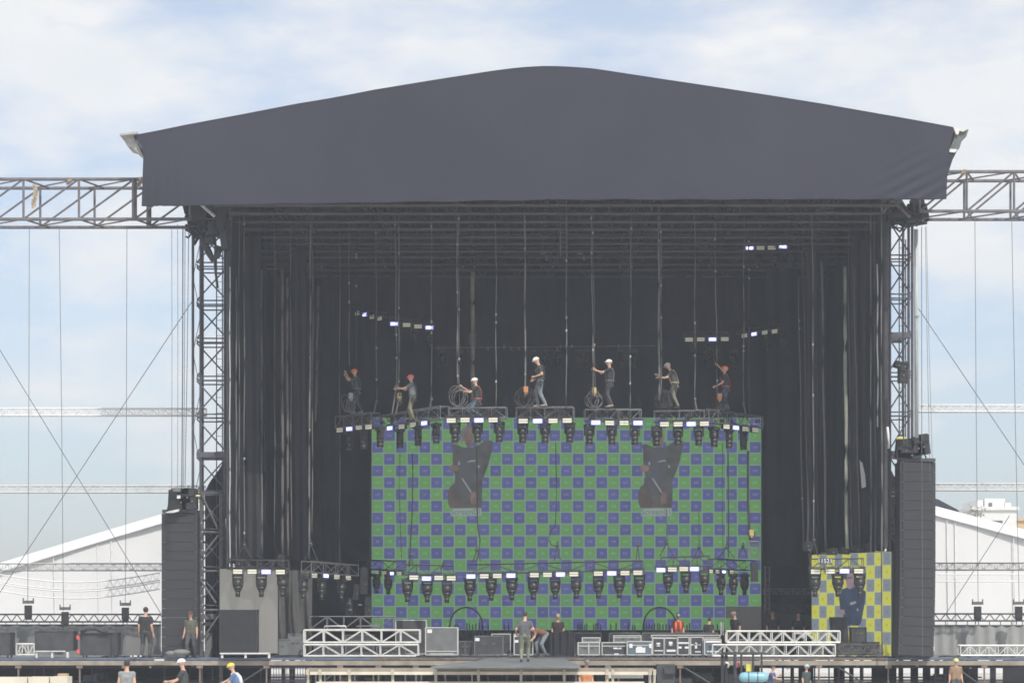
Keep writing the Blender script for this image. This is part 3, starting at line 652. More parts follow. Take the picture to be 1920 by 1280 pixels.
q = MB(); q.box2((PX(1140,69),-11.4,PZ(1270,69)), (PX(1205,69),-11.1,PZ(1264,69))); q.box2((PX(1150,69),-11.7,PZ(1262,69)), (PX(1215,69),-11.5,PZ(1252,69))); solo(q, 'plank', M_white, 'pale planks lying across the right end of the walkway frame', 'plank')
q = MB(); q.box2((PX(1232,78),-2,.6), (PX(1266,78),-1.4,PZ(1245,78))); q.box2((PX(1245,78),-2.15,PZ(1262,78)), (PX(1266,78),-2.01,PZ(1251,78))); solo(q, 'generator', M_case, 'bluish grey machine half hidden under the stage edge right of the walkway', 'machine')
# white net panels left of the catwalk
q = MB()
for px in range(508, 584, 5): q.bar((PX(px,73),-7,0), (PX(px,73),-7,PZ(1246,73)), .014, 4)
for i in range(6): q.bar((PX(508,73),-7,.3+i*.2), (PX(584,73),-7,.3+i*.2), .012, 4)
solo(q, 'mesh_barrier', M_dsteel, 'dark wire mesh barrier panel left of the cream walkway', 'barrier')
q = MB(); 
for i, (a, b) in enumerate(((-20,52),(53,93),(94,128))): q.box2((PX(a,56),CY+56,0), (PX(b,56)-.02,CY+56.6,PZ(1269-.6*i,56)))
solo(q, 'board_stack', M_cream, 'stack of cream boards in the near left corner', 'boards')
q = MB(); q.box2((PX(108,58),CY+58,PZ(1268,58)), (PX(125,58),CY+58.3,PZ(1262,58))); solo(q, 'wood_block', mat('raw_wood', (.5,.36,.2), .8), 'small raw wood block lying on the cream boards', 'wood')

# ---------------------------------------------------------------- LED wall
E = lambda n, c, s=1.: mat('screen_'+n, (.03,.03,.03), .5, var=0, emit=c, es=s)
E_g = E('green', (.072,.195,.045)); E_b = E('blue', (.044,.054,.168)); E_l = E('line', (.13,.215,.155)); E_o = E('off', (.05,.047,.045))
E_gm = E('green_mark', (.10,.27,.16)); E_bm = E('blue_mark', (.15,.13,.25)); E_gm2 = E('green_dim', (.09,.21,.07))
DLW = 92.3; gx0 = 697.0; gy0 = 783.0; cw_ = (1427-697)/33.0; ch_ = 22.07; NC = 33; NR = 18
led = thing('video_wall', 'huge green and blue chequered test-pattern video wall across the stage', 'video wall', P(1062,1180,DLW))
rnd = random.Random(11); b = MB(); fr = 1
b.mi = 2; b.quad(P(gx0, gy0+NR*ch_, DLW+.02), P(gx0+NC*cw_, gy0+NR*ch_, DLW+.02), P(gx0+NC*cw_, gy0, DLW+.02), P(gx0, gy0, DLW+.02))
for r in range(NR):
    k_ = r-3
    for c in range(NC):
        green = (c+k_) % 2 == 0
        if k_ == 13 and c in (15, 29): green = False
        if k_ == 14 and c in (15, 29): green = True
        off = k_ >= 13 and c >= 30
        x = gx0+c*cw_; y = gy0+r*ch_
        if off: b.mi = 3; g1 = 0
        else: b.mi = 0 if green else 1; g1 = 1.05
        if off and k_ == 14 and c == 30: b.mi = 0
        if b.mi in (0, 1) and rnd.random() < .55: b.mi = (6 if green else 8)+(rnd.random() < .5)
        b.quad(P(x+g1, y+ch_-g1, DLW), P(x+cw_-g1, y+ch_-g1, DLW), P(x+cw_-g1, y+g1, DLW), P(x+g1, y+g1, DLW))
        if not off:
            b.mi = 4 if green else 5; nn = rnd.choice((2,3,3)); 
            for q_ in range(nn):
                xa = x+cw_/2-nn*1.6+q_*3.2+.6
                hh = rnd.choice((1.4,2,2.2)); b.quad(P(xa, y+ch_/2+hh, DLW-.004), P(xa+2.0, y+ch_/2+hh, DLW-.004), P(xa+2.0, y+ch_/2-hh, DLW-.004), P(xa, y+ch_/2-hh, DLW-.004))
b.build('screen_face', [E_g, E_b, E_l, E_o, E_gm, E_bm, E('green_warm', (.080,.202,.046)), E('green_cool', (.066,.185,.050)), E('blue_dim', (.040,.050,.155)), E('blue_bright', (.048,.058,.182))], led)
b = MB(); b.box2(P(gx0-2, gy0+NR*ch_+1, DLW+.05), P(gx0+NC*cw_+2, gy0-1, DLW+.35)); b.build('cabinet_frame', M_black, led)
def poly(mb, pts, dd, ox=0, oy=0, x=820., y=780., s=6.4): mb._add([P(x+ox+a/s, y+oy+bb/s, DLW-dd) for a, bb in pts][::-1], [tuple(range(len(pts)))])
def tex_emit(name, c, var):
    m_ = mat(name, (.02,.02,.02), .5, var=0); t_ = m_.node_tree; b_ = t_.nodes['Principled BSDF']
    g_ = t_.nodes.new('ShaderNodeTexCoord'); n_ = t_.nodes.new('ShaderNodeTexNoise'); n_.inputs['Scale'].default_value = 2.2; n_.inputs['Detail'].default_value = 6; r_ = t_.nodes.new('ShaderNodeValToRGB')
    r_.color_ramp.elements[0].position=.35; r_.color_ramp.elements[1].position=.68
    r_.color_ramp.elements[0].color = (*[q*(1-var) for q in c],1); r_.color_ramp.elements[1].color = (*[q*(1+var) for q in c],1)
    t_.links.new(g_.outputs['Object'], n_.inputs['Vector']); t_.links.new(n_.outputs['Fac'], r_.inputs[0]); t_.links.new(r_.outputs[0], b_.inputs['Emission Color']); b_.inputs['Emission Strength'].default_value = 1; return m_
S_dark = tex_emit('picture_jacket', (.045,.045,.045), .35); S_skin = tex_emit('picture_skin', (.12,.078,.068), .35); S_brown = tex_emit('picture_brown', (.068,.05,.043), .3); S_lite = tex_emit('picture_highlight', (.20,.21,.22), .1); S_deep = tex_emit('picture_shirt', (.045,.048,.055), .05); S_hair = tex_emit('picture_hair', (.10,.10,.075), .3)
def figure(ox, oy, lab):
    m_ = MB(); m_.mi = 0
    poly(m_, [(185,400),(170,345),(215,330),(300,370),(360,380),(430,372),(520,330),(560,295),(610,285),(665,295),(655,400),(620,560),(560,720),(535,760),(540,870),(535,1060),(520,1100),(150,1100),(130,1040),(122,930),(150,850),(205,800),(212,720),(195,640),(185,560)], .012, ox, oy)
    m_.mi = 3; poly(m_, [(285,400),(445,395),(455,560),(440,760),(400,900),(300,940),(240,860),(270,700),(262,560)], .016, ox, oy)
    m_.mi = 1; poly(m_, [(318,160),(385,140),(425,160),(432,240),(428,320),(400,372),(375,375),(350,350),(325,300),(312,240)], .018, ox, oy)
    poly(m_, [(145,600),(175,580),(240,592),(262,620),(245,655),(180,670),(150,650)], .018, ox, oy)
    poly(m_, [(405,915),(445,900),(465,930),(470,1030),(430,1060),(395,1030)], .018, ox, oy)
    m_.mi = 2; poly(m_, [(130,940),(170,860),(215,880),(260,960),(270,1050),(400,1060),(480,1065),(520,1100),(150,1100)], .014, ox, oy)
    m_.mi = 5; poly(m_, [(285,190),(300,150),(345,122),(400,118),(440,140),(436,180),(420,160),(385,145),(330,165),(318,190),(322,240),(300,330),(275,300)], .019, ox, oy)
    m_.mi = 0; poly(m_, [(322,240),(350,236),(352,250),(324,254)], .021, ox, oy); poly(m_, [(378,238),(408,232),(410,246),(380,252)], .021, ox, oy); poly(m_, [(352,325),(398,320),(396,334),(354,340)], .021, ox, oy)
    m_.mi = 4; poly(m_, [(355,548),(400,528),(460,526),(458,540),(405,545),(360,552)], .021, ox, oy); poly(m_, [(484,590),(505,588),(508,615),(488,618)], .021, ox, oy); poly(m_, [(248,545),(268,545),(268,585),(252,585)], .021, ox, oy)
    poly(m_, [(290,745),(305,740),(410,905),(398,915)], .021, ox, oy)
    o = m_.build('projected_picture', [S_dark, S_skin, S_brown, S_deep, S_lite, S_hair], led); o['label'] = lab
    c_ = MB(); c_.mi = 0; poly(c_, [(158,1104),(528,1100),(528,1195),(158,1198)], .02, ox, oy)
    cap = c_.build('caption_strip', [mat('screen_caption', (.03,.03,.03), .5, var=0, emit=(.17,.235,.20))], led)
    tm = text_mesh('Screen01', 17/K*DLW); tm.materials.append(mat('screen_caption_text', (.02,.02,.02), .5, var=0, emit=(.08,.10,.105)))
    to = bpy.data.objects.new('caption_text', tm); COL.objects.link(to); to.parent = cap; pp = P(820+ox+343/6.4, 780+oy+1150/6.4, DLW-.03); to.location = pp-root_loc(led); to.rotation_euler = (R(90),0,0); to.scale = (.92,1,1)
figure(0, 0, 'dark jacketed man picture with its Screen01 caption left of centre')
figure(357, 0, 'dark jacketed man picture with its Screen01 caption right of centre')
# side screens
ys = thing('side_screen', 'yellow and grey chequered video screen standing angled in the right wing', 'video screen', P(1669,1228,80.3), 'wing video screens')
A = V((PX(1522,84.2), CY+84.2, 0)); B = V((PX(1671,80.15), CY+80.15, 0)); dv = (B-A); nrm = dv.cross(V((0,0,1))).normalized(); ztop = 5.43
E_y = E('yellow', (.43,.43,.045)); E_gy = E('grey', (.15,.175,.20)); E_yl = E('yellow_line', (.36,.40,.20)); E_ym = E('yellow_mark', (.34,.33,.03)); E_gym = E('grey_mark', (.11,.13,.22))
b = MB(); f_ = lambda u, z, o=0: A+dv*u+V((0,0,z))+nrm*o
b.mi = 2; b.quad(f_(0,ZD+.02), f_(1,ZD+.02), f_(1,ztop), f_(0,ztop))
for r in range(8):
    for c in range(10):
        z1 = ztop-r*.49; z0 = max(z1-.49, ZD+.03); u0, u1 = c/10, (c+1)/10
        b.mi = 0 if (r+c) % 2 == 0 else 1; e_ = .0035
        b.quad(f_(u0+e_,z0+.018,.01), f_(u1-e_,z0+.018,.01), f_(u1-e_,z1-.018,.01), f_(u0+e_,z1-.018,.01))
        b.mi = 3 if (r+c) % 2 == 0 else 4; um = (u0+u1)/2; zm = (z0+z1)/2
        b.quad(f_(um-.012,zm-.05,.015), f_(um+.012,zm-.05,.015), f_(um+.012,zm+.05,.015), f_(um-.012,zm+.05,.015))
b.build('screen_face', [E_y, E_gy, E_yl, E_ym, E_gym], ys)
b = MB(); b.slab([f_(-.01,ZD+.01,-.06), f_(1.01,ZD+.01,-.06), f_(1.01,ztop+.03,-.06), f_(-.01,ztop+.03,-.06)], -nrm*.1); b.build('cabinet_frame', M_black, ys)
m_ = MB()
def poly2(pts, o):
    out_ = []
    for (x, y) in pts:
        u = .5
        for _ in range(30):
            q = A+dv*u; d_ = q.y-CY; u += (x-(960+q.x/d_*K))/147.
        q = A+dv*u; d_ = q.y-CY; out_.append(f_(u, CZ+(HZ-y)/K*d_, o))
    m_._add(out_[::-1], [tuple(range(len(pts)))])
S_navy = tex_emit('picture_navy', (.022,.036,.07), .3)
m_.mi = 0; poly2([(1580,1104),(1590,1100),(1612,1100),(1624,1108),(1622,1130),(1616,1165),(1612,1172),(1584,1172),(1580,1150),(1576,1140),(1574,1118)], .022)
m_.mi = 1; poly2([(1587,1074),(1600,1070),(1604,1085),(1600,1102),(1592,1104),(1587,1092)], .026); poly2([(1573,1142),(1584,1142),(1586,1151),(1576,1154)], .026)
m_.mi = 2; poly2([(1594,1129),(1605,1126),(1607,1130),(1596,1134)], .028); poly2([(1607,1140),(1610,1139),(1611,1144),(1608,1145)], .028)
m_.mi = 3; poly2([(1582,1082),(1586,1072),(1596,1067),(1606,1072),(1604,1084),(1600,1073),(1590,1075),(1588,1088)], .03); poly2([(1590,1082),(1600,1081),(1600,1083),(1590,1084)], .03)
m_.build('projected_picture', [S_navy, tex_emit('picture_pink', (.23,.155,.175), .2), S_lite, S_dark], ys)
gs = thing('side_screen', 'blank warm grey video screen standing in the left wing', 'video screen', P(412,1228,84), 'wing video screens')
b = MB(); b.box2(P(412,1224,80.7), P(521,1066,80.85)); b.build('screen_face', mat('blank_screen', (.06,.06,.06), .6, var=.04, emit=(.185,.178,.158), es=1.), gs)
b = MB(); b.box2(P(410,1230,80.9), P(523,1064,81.1)); b.build('cabinet_frame', M_black, gs)
for i in range(1,5): MB().box2(P(412+21.8*i-.1,1224,80.69), P(412+21.8*i+.1,1066,80.698)).build('panel_joint', M_caseg, gs)
dg_ = thing('cloth_screen', 'slack dark grey cloth hanging beside the blank grey screen', 'cloth', P(545,1222,83.5))
MB().grid(lambda u, v: P(505+80*u-14*(1-u)*(v-.5), 1228-160*v, 84.2)+V((0,.12*math.sin(u*17+v*3)+.05*math.sin(u*40),0)), 30, 8).build('cloth', mat('mid_grey_cloth', (.10,.098,.095), .9, var=.15), dg_, True)

# ---------------------------------------------------------------- lamps
def blinder(face):
    t = thing('strip_light', '', 'stage light')
    b = MB(); b.box((0,.07,0), (.40,.12,.20)); b.build('housing', M_black, t, local=True)
    b = MB()
    if face is M_on:
        b.box((0,-.004,0), (.38,.02,.18)); b.mi = 1; b.box((0,-.016,0), (.27,.01,.10)); b.build('lamp_panel', [mat('violet_halo_rim', (.3,.3,.6), .3, var=0, emit=(.34,.33,.95), es=1.0), M_on], t, local=True)  # outer box paints the lamp's violet halo, inner box is the lit face
    else:
        b.box((0,-.004,.046), (.355,.02,.075)); b.box((0,-.004,-.046), (.355,.02,.075)); b.build('lamp_panel', face, t, local=True)
    b = MB(); b.bar((-.24,.06,0), (-.24,.06,.18), .02, 5); b.bar((.24,.06,0), (.24,.06,.18), .02, 5); b.box((0,.06,.17), (.5,.04,.03)); b.build('bracket', M_btruss, t, local=True)
    return t
BL = {0: (blinder(M_off), [False]), 1: (blinder(M_on), [False])}
def mover(kind):
    t = thing('moving_head_light', '', 'stage light')
    b = MB(); b.box((0,0,-.07), (.36,.28,.12)); b.box((0,0,.0), (.1,.1,.06)); b.build('base', M_black, t, local=True)
    for s_ in (-1,1): MB().box((s_*.165,0,-.27), (.045,.14,.3)).build('yoke_arm', M_black, t, local=True)
    b = MB()
    if kind == 'long':
        rings = [(.10,-.17),(.135,-.22),(.14,-.45),(.125,-.60),(.13,-.74)]
    else:
        rings = [(.13,-.18),(.175,-.24),(.175,-.48),(.12,-.60),(.085,-.66),(.085,-.82)]
    for (r1, z1), (r2, z2) in zip(rings, rings[1:]): b.bar((0,0,z1), (0,0,z2), r1, 12, r2)
    b.build('head', mat('lamp_head_plastic', (.035,.033,.032), .4, var=.2), t, True, local=True)
    b = MB(); b.bar((0,0,rings[-1][1]), (0,0,rings[-1][1]-.02), rings[-1][0]*.9, 12); b.build('lens', mat('lens_glass', (.12,.10,.09), .1, var=0), t, local=True)
    b = MB(); b.box((0,-.142,-.07), (.2,.01,.05)); b.build('display', M_dsteel, t, local=True)
    return t
MV = {'long': (mover('long'), [False]), 'taper': (mover('taper'), [False])}

# rows:   name, label, blinders[(px,py,on)], (d0,d1) or None, truss(px0,px1,top_h_px, n), heads[px], kind, hung scale, material
UP = 10.25
def dU(py): return K*(UP-CZ)/(HZ-py)
rows = [
 ('the truss under the green-shirted rigger', [(637,806,0),(655,803.6,1),(673,801,0),(691,800,0)], None, (635,703,26,4), [654,682,713], 'long', 1., M_gtruss),
 ('the truss under the pink-helmeted rigger', [(731,802.5,1),(753,799.5,0),(774.5,796,0),(795.5,793,1)], None, (706,834,26,6), [750,784,818], 'long', 1., M_gtruss),
 ('the truss under the kneeling white-helmeted rigger', [(846,788,0),(872,787,0),(898,787.5,1),(924.5,787,0)], None, (842,950,24,4), [853,895,936], 'long', 1., M_gtruss),
 ('the truss under the rigger with bowed white helmet', [(981,789,0),(1008,789,1),(1037,788.6,0),(1063.5,788,0)], None, (969,1076,26,4), [980,1022,1068], 'long', 1., M_gtruss),
 ('the truss under the rigger holding both arms out', [(1117,792,1),(1143,792.6,0),(1170,792.6,0),(1196,792.6,1)], None, (1097,1202,26,5), [1105,1147,1190], 'long', 1., M_gtruss),
 ('the truss under the rigger with tan harness', [(1246,795,0),(1271.5,795,0),(1296,794.5,1),(1320.7,794,0)], None, (1228,1322,26,4), [1231,1271,1310], 'long', 1., M_gtruss),
 ('the truss under the orange-helmeted rigger reaching up', [(1362,799.4,0),(1379.6,801.6,1),(1397.5,804,0),(1416,805.8,0)], None, (1322,1424,28,6), [1339,1367,1394], 'long', 1., M_gtruss),
 ('the low truss over the blank grey screen', [(445.7,1071,0),(472.6,1071,0),(499,1071.4,1),(525.6,1071.6,0)], (80,80), (424,540,22,4), [446,490,530], 'taper', 1., M_btruss),
 ('the low truss beside the blank grey screen', [(589.5,1078.5,0),(611,1079,1),(631.5,1081,0),(653,1083,0)], (81,84), (573,662,26,4), [569,603,640], 'taper', .95, M_gtruss),
 ('the short low truss at the video wall left edge', [(707,1072,0),(721,1073,0),(735,1074.5,1),(749,1074.5,0)], (86,83.5), (680,752,22,3), [706,728], 'taper', .9, M_btruss),
 ('the low truss below the pink-helmeted rigger', [(776,1082,0),(799.7,1084,1),(822.7,1082.6,0),(846,1083.4,0)], (82,82), (757,850,24,4), [764,801,838], 'taper', 1., M_btruss),
 ('the long low truss across the video wall', [(883,1080,1),(908,1080.5,0),(932.5,1079,0),(958,1079.5,1),(1002,1078,0),(1026.6,1077,0),(1051,1076.5,1),(1076,1075,0),(1122,1075,0),(1147,1074.5,1),(1172,1073.5,0),(1196,1073,0)], (82,80.5), (878,1205,22,7), [881,921,959.5,1000,1041,1080.5,1122,1161,1199], 'taper', 1., M_btruss),
 ('the low truss below the rigger with tan harness', [(1239,1068,1),(1260.6,1067,0),(1282,1066,0),(1302,1066,1)], (83,83), (1241,1331,24,4), [1252.5,1286,1320.5], 'taper', .97, M_btruss),
 ('the short low truss near the video wall right edge', [(1333,1070.5,0),(1345,1071,0),(1357,1071.6,1),(1372,1072,0)], (83.5,86), (1338,1408,24,3), [1352,1375,1396], 'taper', .97, M_btruss),
 ('the low truss before the yellow chequered screen', [(1529,1071,0),(1556.5,1070.6,0),(1583.4,1070,1),(1610,1070,0)], (79.5,79.5), (1522,1620,24,4), [1528,1571,1612], 'taper', 1., M_btruss),
 ('the high rear truss left of the backdrop', [(670,587,0),(684,589.5,1),(697.5,594,0),(712,597,0)], (93,91), (664,716,14,3), [], 'taper', .8, M_btruss),
 ('the high rear truss behind the pink-helmeted rigger', [(739,607,1),(762.5,609,0),(783.8,611.8,0),(805,614,1)], (90,90), (730,812,14,3), [748,778,804], 'taper', .8, M_btruss),
 ('the topmost rear truss at the right', [(1405.5,465.5,1),(1426,465,0),(1447,464.5,0),(1468,462.5,1)], (88,88), (1396,1478,14,3), [1422,1454,1487], 'taper', .85, M_btruss),
 ('the high rear truss behind the orange-helmeted rigger', [(1292,636.5,0),(1314,636,0),(1336,636,1),(1359,635.5,0)], (90,90), (1284,1368,14,3), [1300,1330], 'taper', .8, M_btruss),
 ('the high rear truss at the far right', [(1396,629,0),(1414,626,1),(1434,623,0),(1452.5,621,0)], (91,89), (1390,1460,14,3), [1440,1470], 'taper', .8, M_btruss),
]
ANCH = {}
for (lab, bl, dd, (tx0, tx1, hpx, nb), heads, kind, sc, tm_) in rows:
    def dat(px):
        a, b_ = bl[0], bl[-1]; f_ = (px-a[0])/(b_[0]-a[0])
        da, db = (dU(a[1]), dU(b_[1])) if dd is None else dd
        return da+(db-da)*f_
    def zat(px):
        a, b_ = bl[0], bl[-1]; f_ = (px-a[0])/(b_[0]-a[0])
        za, zb = PZ(a[1], dat(a[0])), PZ(b_[1], dat(b_[0])); return za+(zb-za)*f_
    yaw = math.atan2(dat(bl[-1][0])-dat(bl[0][0]), PX(bl[-1][0],dat(bl[-1][0]))-PX(bl[0][0],dat(bl[0][0])))
    hh = hpx/K*dat(tx0); w_ = .40
    A_ = V((PX(tx0,dat(tx0)), CY+dat(tx0)+.30, zat(tx0)+.10)); B_ = V((PX(tx1,dat(tx1)), CY+dat(tx1)+.30, zat(tx1)+.10))
    truss('lighting_truss', 'Lattice bar being '+lab, A_, B_, w_, hh-.1, nb, .022, .0125, tm_, 'lighting trusses hung in the stage', 'W')
    ANCH[lab] = (A_, B_, hh, dat)
    if dd is None:
        kit = thing('truss_rigging', 'Black clamps, motors and cable loops lying along '+lab.replace('the truss', 'bar'), 'rigging', (A_+B_)/2, 'rigging lying on the lighting trusses'); rq = random.Random(int(tx0)); lb = MB()
        for q_ in range(7 if 'white' in lab or 'both' in lab or 'tan' in lab else 13):
            c_ = A_.lerp(B_, rq.uniform(.02,.98))+V((0, rq.uniform(-.15,.15), rq.uniform(.02, hh-.1))); cb = MB(); cb.box(c_, (rq.uniform(.06,.2), rq.uniform(.08,.2), rq.uniform(.06,.2)), Matrix.Rotation(rq.uniform(-.5,.5), 3, 'Y')); cb.build('clamp_motor', M_black, kit)
        for q_ in range(9):
            f0_ = rq.uniform(0,.8); a_ = A_.lerp(B_, f0_)+V((0,-.24,hh*.7)); b2_ = A_.lerp(B_, f0_+rq.uniform(.08,.2))+V((0,-.24,hh*.7)); s_ = rq.uniform(.12,.4)
            lb.tube([a_.lerp(b2_, j_/8)-V((0,0,s_*(1-(j_/4-1)**2))) for j_ in range(9)], .014, 4)
        lb.build('cable_loop', M_bcable, kit)
    on_i = off_i = 0; n_on = sum(x[2] for x in bl); n_off = len(bl)-n_on
    for (px, py, on) in bl:
        d = dat(px); fg = 1 if d < 200 else 1
        if on: on_i += 1
        else: off_i += 1
        if on: l_ = ('only' if n_on == 1 else ordn(on_i))+' glowing strip light on '+lab
        else: l_ = ('only' if n_off == 1 else ordn(off_i))+' unlit strip light on '+lab
        if n_on == 1 and on: l_ = 'only glowing strip light on '+lab
        pr, s_t = BL[on]
        wpx = (bl[1][0]-bl[0][0]); s_c = 1.0 if d < 88 else .95
        if lab.startswith('the short low'): s_c = .82
        inst(pr, s_t, V((PX(px,d), CY+d, zat(px) if len(bl) > 4 else PZ(py,d))), yaw*(.85), l_, 'strip lights on the trusses', s_c*.93)
    for i, px in enumerate(heads):
        pr, s_t = MV[kind]; d = dat(px)+.28
        l_ = (ordn(i+1))+' moving head from left under '+lab
        inst(pr, s_t, V((PX(px,d), CY+d, zat(px)-.04)), yaw+random.uniform(-.25,.25), l_, 'moving head lamps hung under the trusses', sc*(1.0 if kind == 'long' else 1.06), rx=0)
# number panel on right low truss
tm = text_mesh('11521', .22, .006); tm.materials.append(M_label); np_ = thing('number_plate', 'small dark plate numbered 11521 hung on the truss before the yellow screen', 'plate', P(1546,1052,79.3))
MB().box2(P(1534,1057,79.25), P(1560,1046,79.3)).build('plate', M_btruss, np_)
to = bpy.data.objects.new('digits', tm); COL.objects.link(to); to.parent = np_; to.location = P(1547,1051.5,79.23)-np_.location; to.rotation_euler = (R(90),0,0)

# ---------------------------------------------------------------- hanging lines in the stage
LZ = []
up = [(458,458,1040,80.3,.022,'g'),(443,443,1052,80.4,.03,'g'),(448,449,1046,80.5,.02,'g'),(654,655,686,83.5,.018,'g'),(668,668,700,84.2,.02,'b'),(705,706,752,84,.018,'g'),(741,744,720,82,.022,'g'),(748,748,740,82.2,.03,'g'),(809,809,764,81.4,.018,'g'),(857,858,720,80.2,.028,'g'),(860,861,760,80.3,.016,'g'),(930,930,765,80.1,.018,'g'),(984,985,745,80.2,.034,'g'),(1062,1062,765,80.1,.02,'g'),
 (1108,1113,745,80.4,.024,'g'),(1111,1116,740,80.6,.014,'g'),(1184,1181,768,80.6,.02,'g'),(1235,1236,750,81.2,.045,'g'),(1239,1240,740,81.3,.025,'g'),(1303,1303,768,81.3,.02,'g'),(1340,1345,740,82,.02,'g'),(1395,1394,756,83,.022,'g'),(1404,1405,778,83.2,.03,'b'),
 (490,491,1040,84,.045,'g'),(497,497,1000,84.2,.02,'b'),(529,530,1040,82.4,.06,'p'),(538,540,1042,82.5,.05,'p'),(545,546,1010,82.6,.02,'g'),(515,515,1030,82.8,.018,'g'),(583,579,1048,81.8,.04,'g'),(587,585,1000,81.9,.02,'g'),(597,592,790,85,.045,'p'),(637,637,1060,86,.022,'g'),(886,887,766,90,.10,'o'),
 (1497,1506,1030,86,.03,'g'),(1505,1515,1020,86.2,.02,'g'),(1523,1526,1040,80.5,.022,'g'),(1541,1549,1032,84,.05,'g'),(1584,1588,1028,82,.075,'o'),(1590,1596,1030,82.2,.02,'g'),(1601,1612,1028,83,.03,'g'),(1633,1633,1035,80.6,.035,'g'),(1639,1642,1030,80.8,.02,'g'),(1652,1654,1228,79.6,.03,'g'),(1645,1646,800,79.8,.028,'w')]
topy = {490:505,497:520,529:505,538:520,597:525,886:510,1497:520,1541:490,1584:500,1601:500,1645:495,443:520}
up.sort(key=lambda a: a[0])
M_shk = mat('shackle_steel', (.34,.33,.32), .5, .2)
M_oliv = mat('olive_tube', (.27,.27,.22), .6, var=.15)
tg = thing('x','','x') ; bpy.data.objects.remove(tg)
for i, (xt, xb, yb, d, r, kd) in enumerate(up):
    y0 = topy.get(xt, 368)
    nn = 16; kn = random.Random(i*7+1); pts = []
    A0 = P(xt, y0, d); B0 = P(xb, yb, d)
    if y0 == 368: A0.z = 18.3
    for j in range(nn+1):
        q = A0.lerp(B0, j/nn); q.x += .015*math.sin(j*.8+i); pts.append(q)
    mm = {'g':M_cable,'b':M_bcable,'p':mat('brown_tube', (.12,.105,.10), .7, var=.2),'o':M_oliv,'w':mat('pale_rope', (.42,.42,.42), .6)}[kd]
    nm = {'g':'chain_line','b':'cable','p':'pipe','o':'pipe','w':'rope'}[kd]
    desc = {'g':'grey hoist line','b':'black cable','p':'brown hanging tube','o':'thick olive grey pole','w':'pale rope'}[kd]
    lab = f'{desc}, {ordn(i+1)} upright line from the left inside the stage opening'
    t = thing(nm, lab, 'cable' if kd in 'gb' else nm, V(B0), 'upright lines hanging in the stage')
    MB().tube(pts, r, 6).build('line', mm, t, True)
    if kd in 'gb' and yb < 800 or xt in (458,529,1497,1523,1541,583):
        for j in range(3):
            kk = MB(); q = A0.lerp(B0, kn.uniform(.05,.97)); kk.ball(q, (.038,.038,.06), 7, 5); kk.build('shackle', M_shk, t)
    if kd == 'o' and xt == 886:
        MB().bar(P(886,625,89.9), P(886,648,89.9), .15, 8).build('clamp', M_cable, t)
# dark lines in front of the video wall
lowl = [(((750,850),(749,930),(751,1000),(753,1045)),83,.016),(((773,850),(774,900),(773,960),(770,1010),(768,1062)),82.2,.028),(((894,838),(895,950),(896,990),(900,1012),(898,1035),(893,1052)),81.8,.026),(((1042,830),(1043,900),(1043,950),(1041,985),(1030,1000),(1029,1012),(1034,1021),(1044,1024)),81.5,.02),(((1250,955),(1250,1000),(1252,1020)),83,.016),(((1310,950),(1311,1025)),83.2,.012),(((1355,830),(1354,950),(1356,1040)),84.5,.012),(((1365,848),(1366,950),(1366,1045)),84,.026),(((1403,845),(1403,940),(1405,1000),(1407,1012)),83.7,.05),(((696,850),(694,950),(694,1060)),88,.03),(((832,1050),(830,1062),(826,1066)),82,.03)]
for i, (pts, d, r) in enumerate(lowl):
    wire(f'dark cable, {ordn(i+1)} from the left hanging before the video wall', pts, d, r, M_bcable, 'dark cables before the video wall', 'cable', 'cable')
# bridles (A shaped slings) above the low trusses
for i, (px, py, half, yb, d, lab) in enumerate(((458,1022,14,1046,80.2,'over the blank grey screen'),(583,1020,12,1050,81.8,'over the truss beside the blank grey screen'),(770,1040,5,1062,82,'over the truss below the pink-helmeted rigger'),(894,1030,7,1052,81.8,'at the left end of the long low truss'),(1045,1022,6,1050,81.2,'over the middle of the long low truss'),(1196,1022,3,1048,80.6,'at the right end of the long low truss'),(1250,1018,13,1042,83,'over the left end of the low truss below the tan harness'),(1311,1026,9,1042,83,'over the right end of the low truss below the tan harness'),(1362,1026,15,1045,84,'near the right edge of the video wall'),(1393,1024,9,1045,84,'at the right edge of the video wall'),(1526,1012,8,1042,79.8,'over the truss before the yellow screen'))):
    b = MB(); b.bar(P(px-half,yb,d), P(px,py,d), .022, 5); b.bar(P(px+half,yb,d), P(px,py,d), .022, 5); b.ball(P(px,py,d), .07, 7, 5); b.bar(P(px,py,d), P(px,py-8,d), .035, 5)
    solo(b, 'bridle_sling', M_btruss, 'dark bridle sling '+lab, 'sling', 'bridle slings')
# long inspection ropes slanting to the upper trusses (short slings)
for a, b_, d, lab in (((706,752),(701,772),83.5,'left of the pink-helmeted rigger'),((809,748),(804,774),81.6,'right of the pink-helmeted rigger'),((1303,748),(1306,767),81.3,'right of the rigger with tan harness'),((1394,756),(1398,775),83,'right of the rigger reaching up'),((744,720),(735,776),82,'in the hands of the pink-helmeted rigger'),((750,740),(742,776),82.1,'beside the knees of the pink-helmeted rigger')):
    b = MB(); b.bar(P(*a,d), P(*b_,d), .03, 5); b.ball(P(*a,d), .06, 7, 5); solo(b, 'sling', M_cable, 'short slanting grey sling '+lab, 'sling', 'short slings')
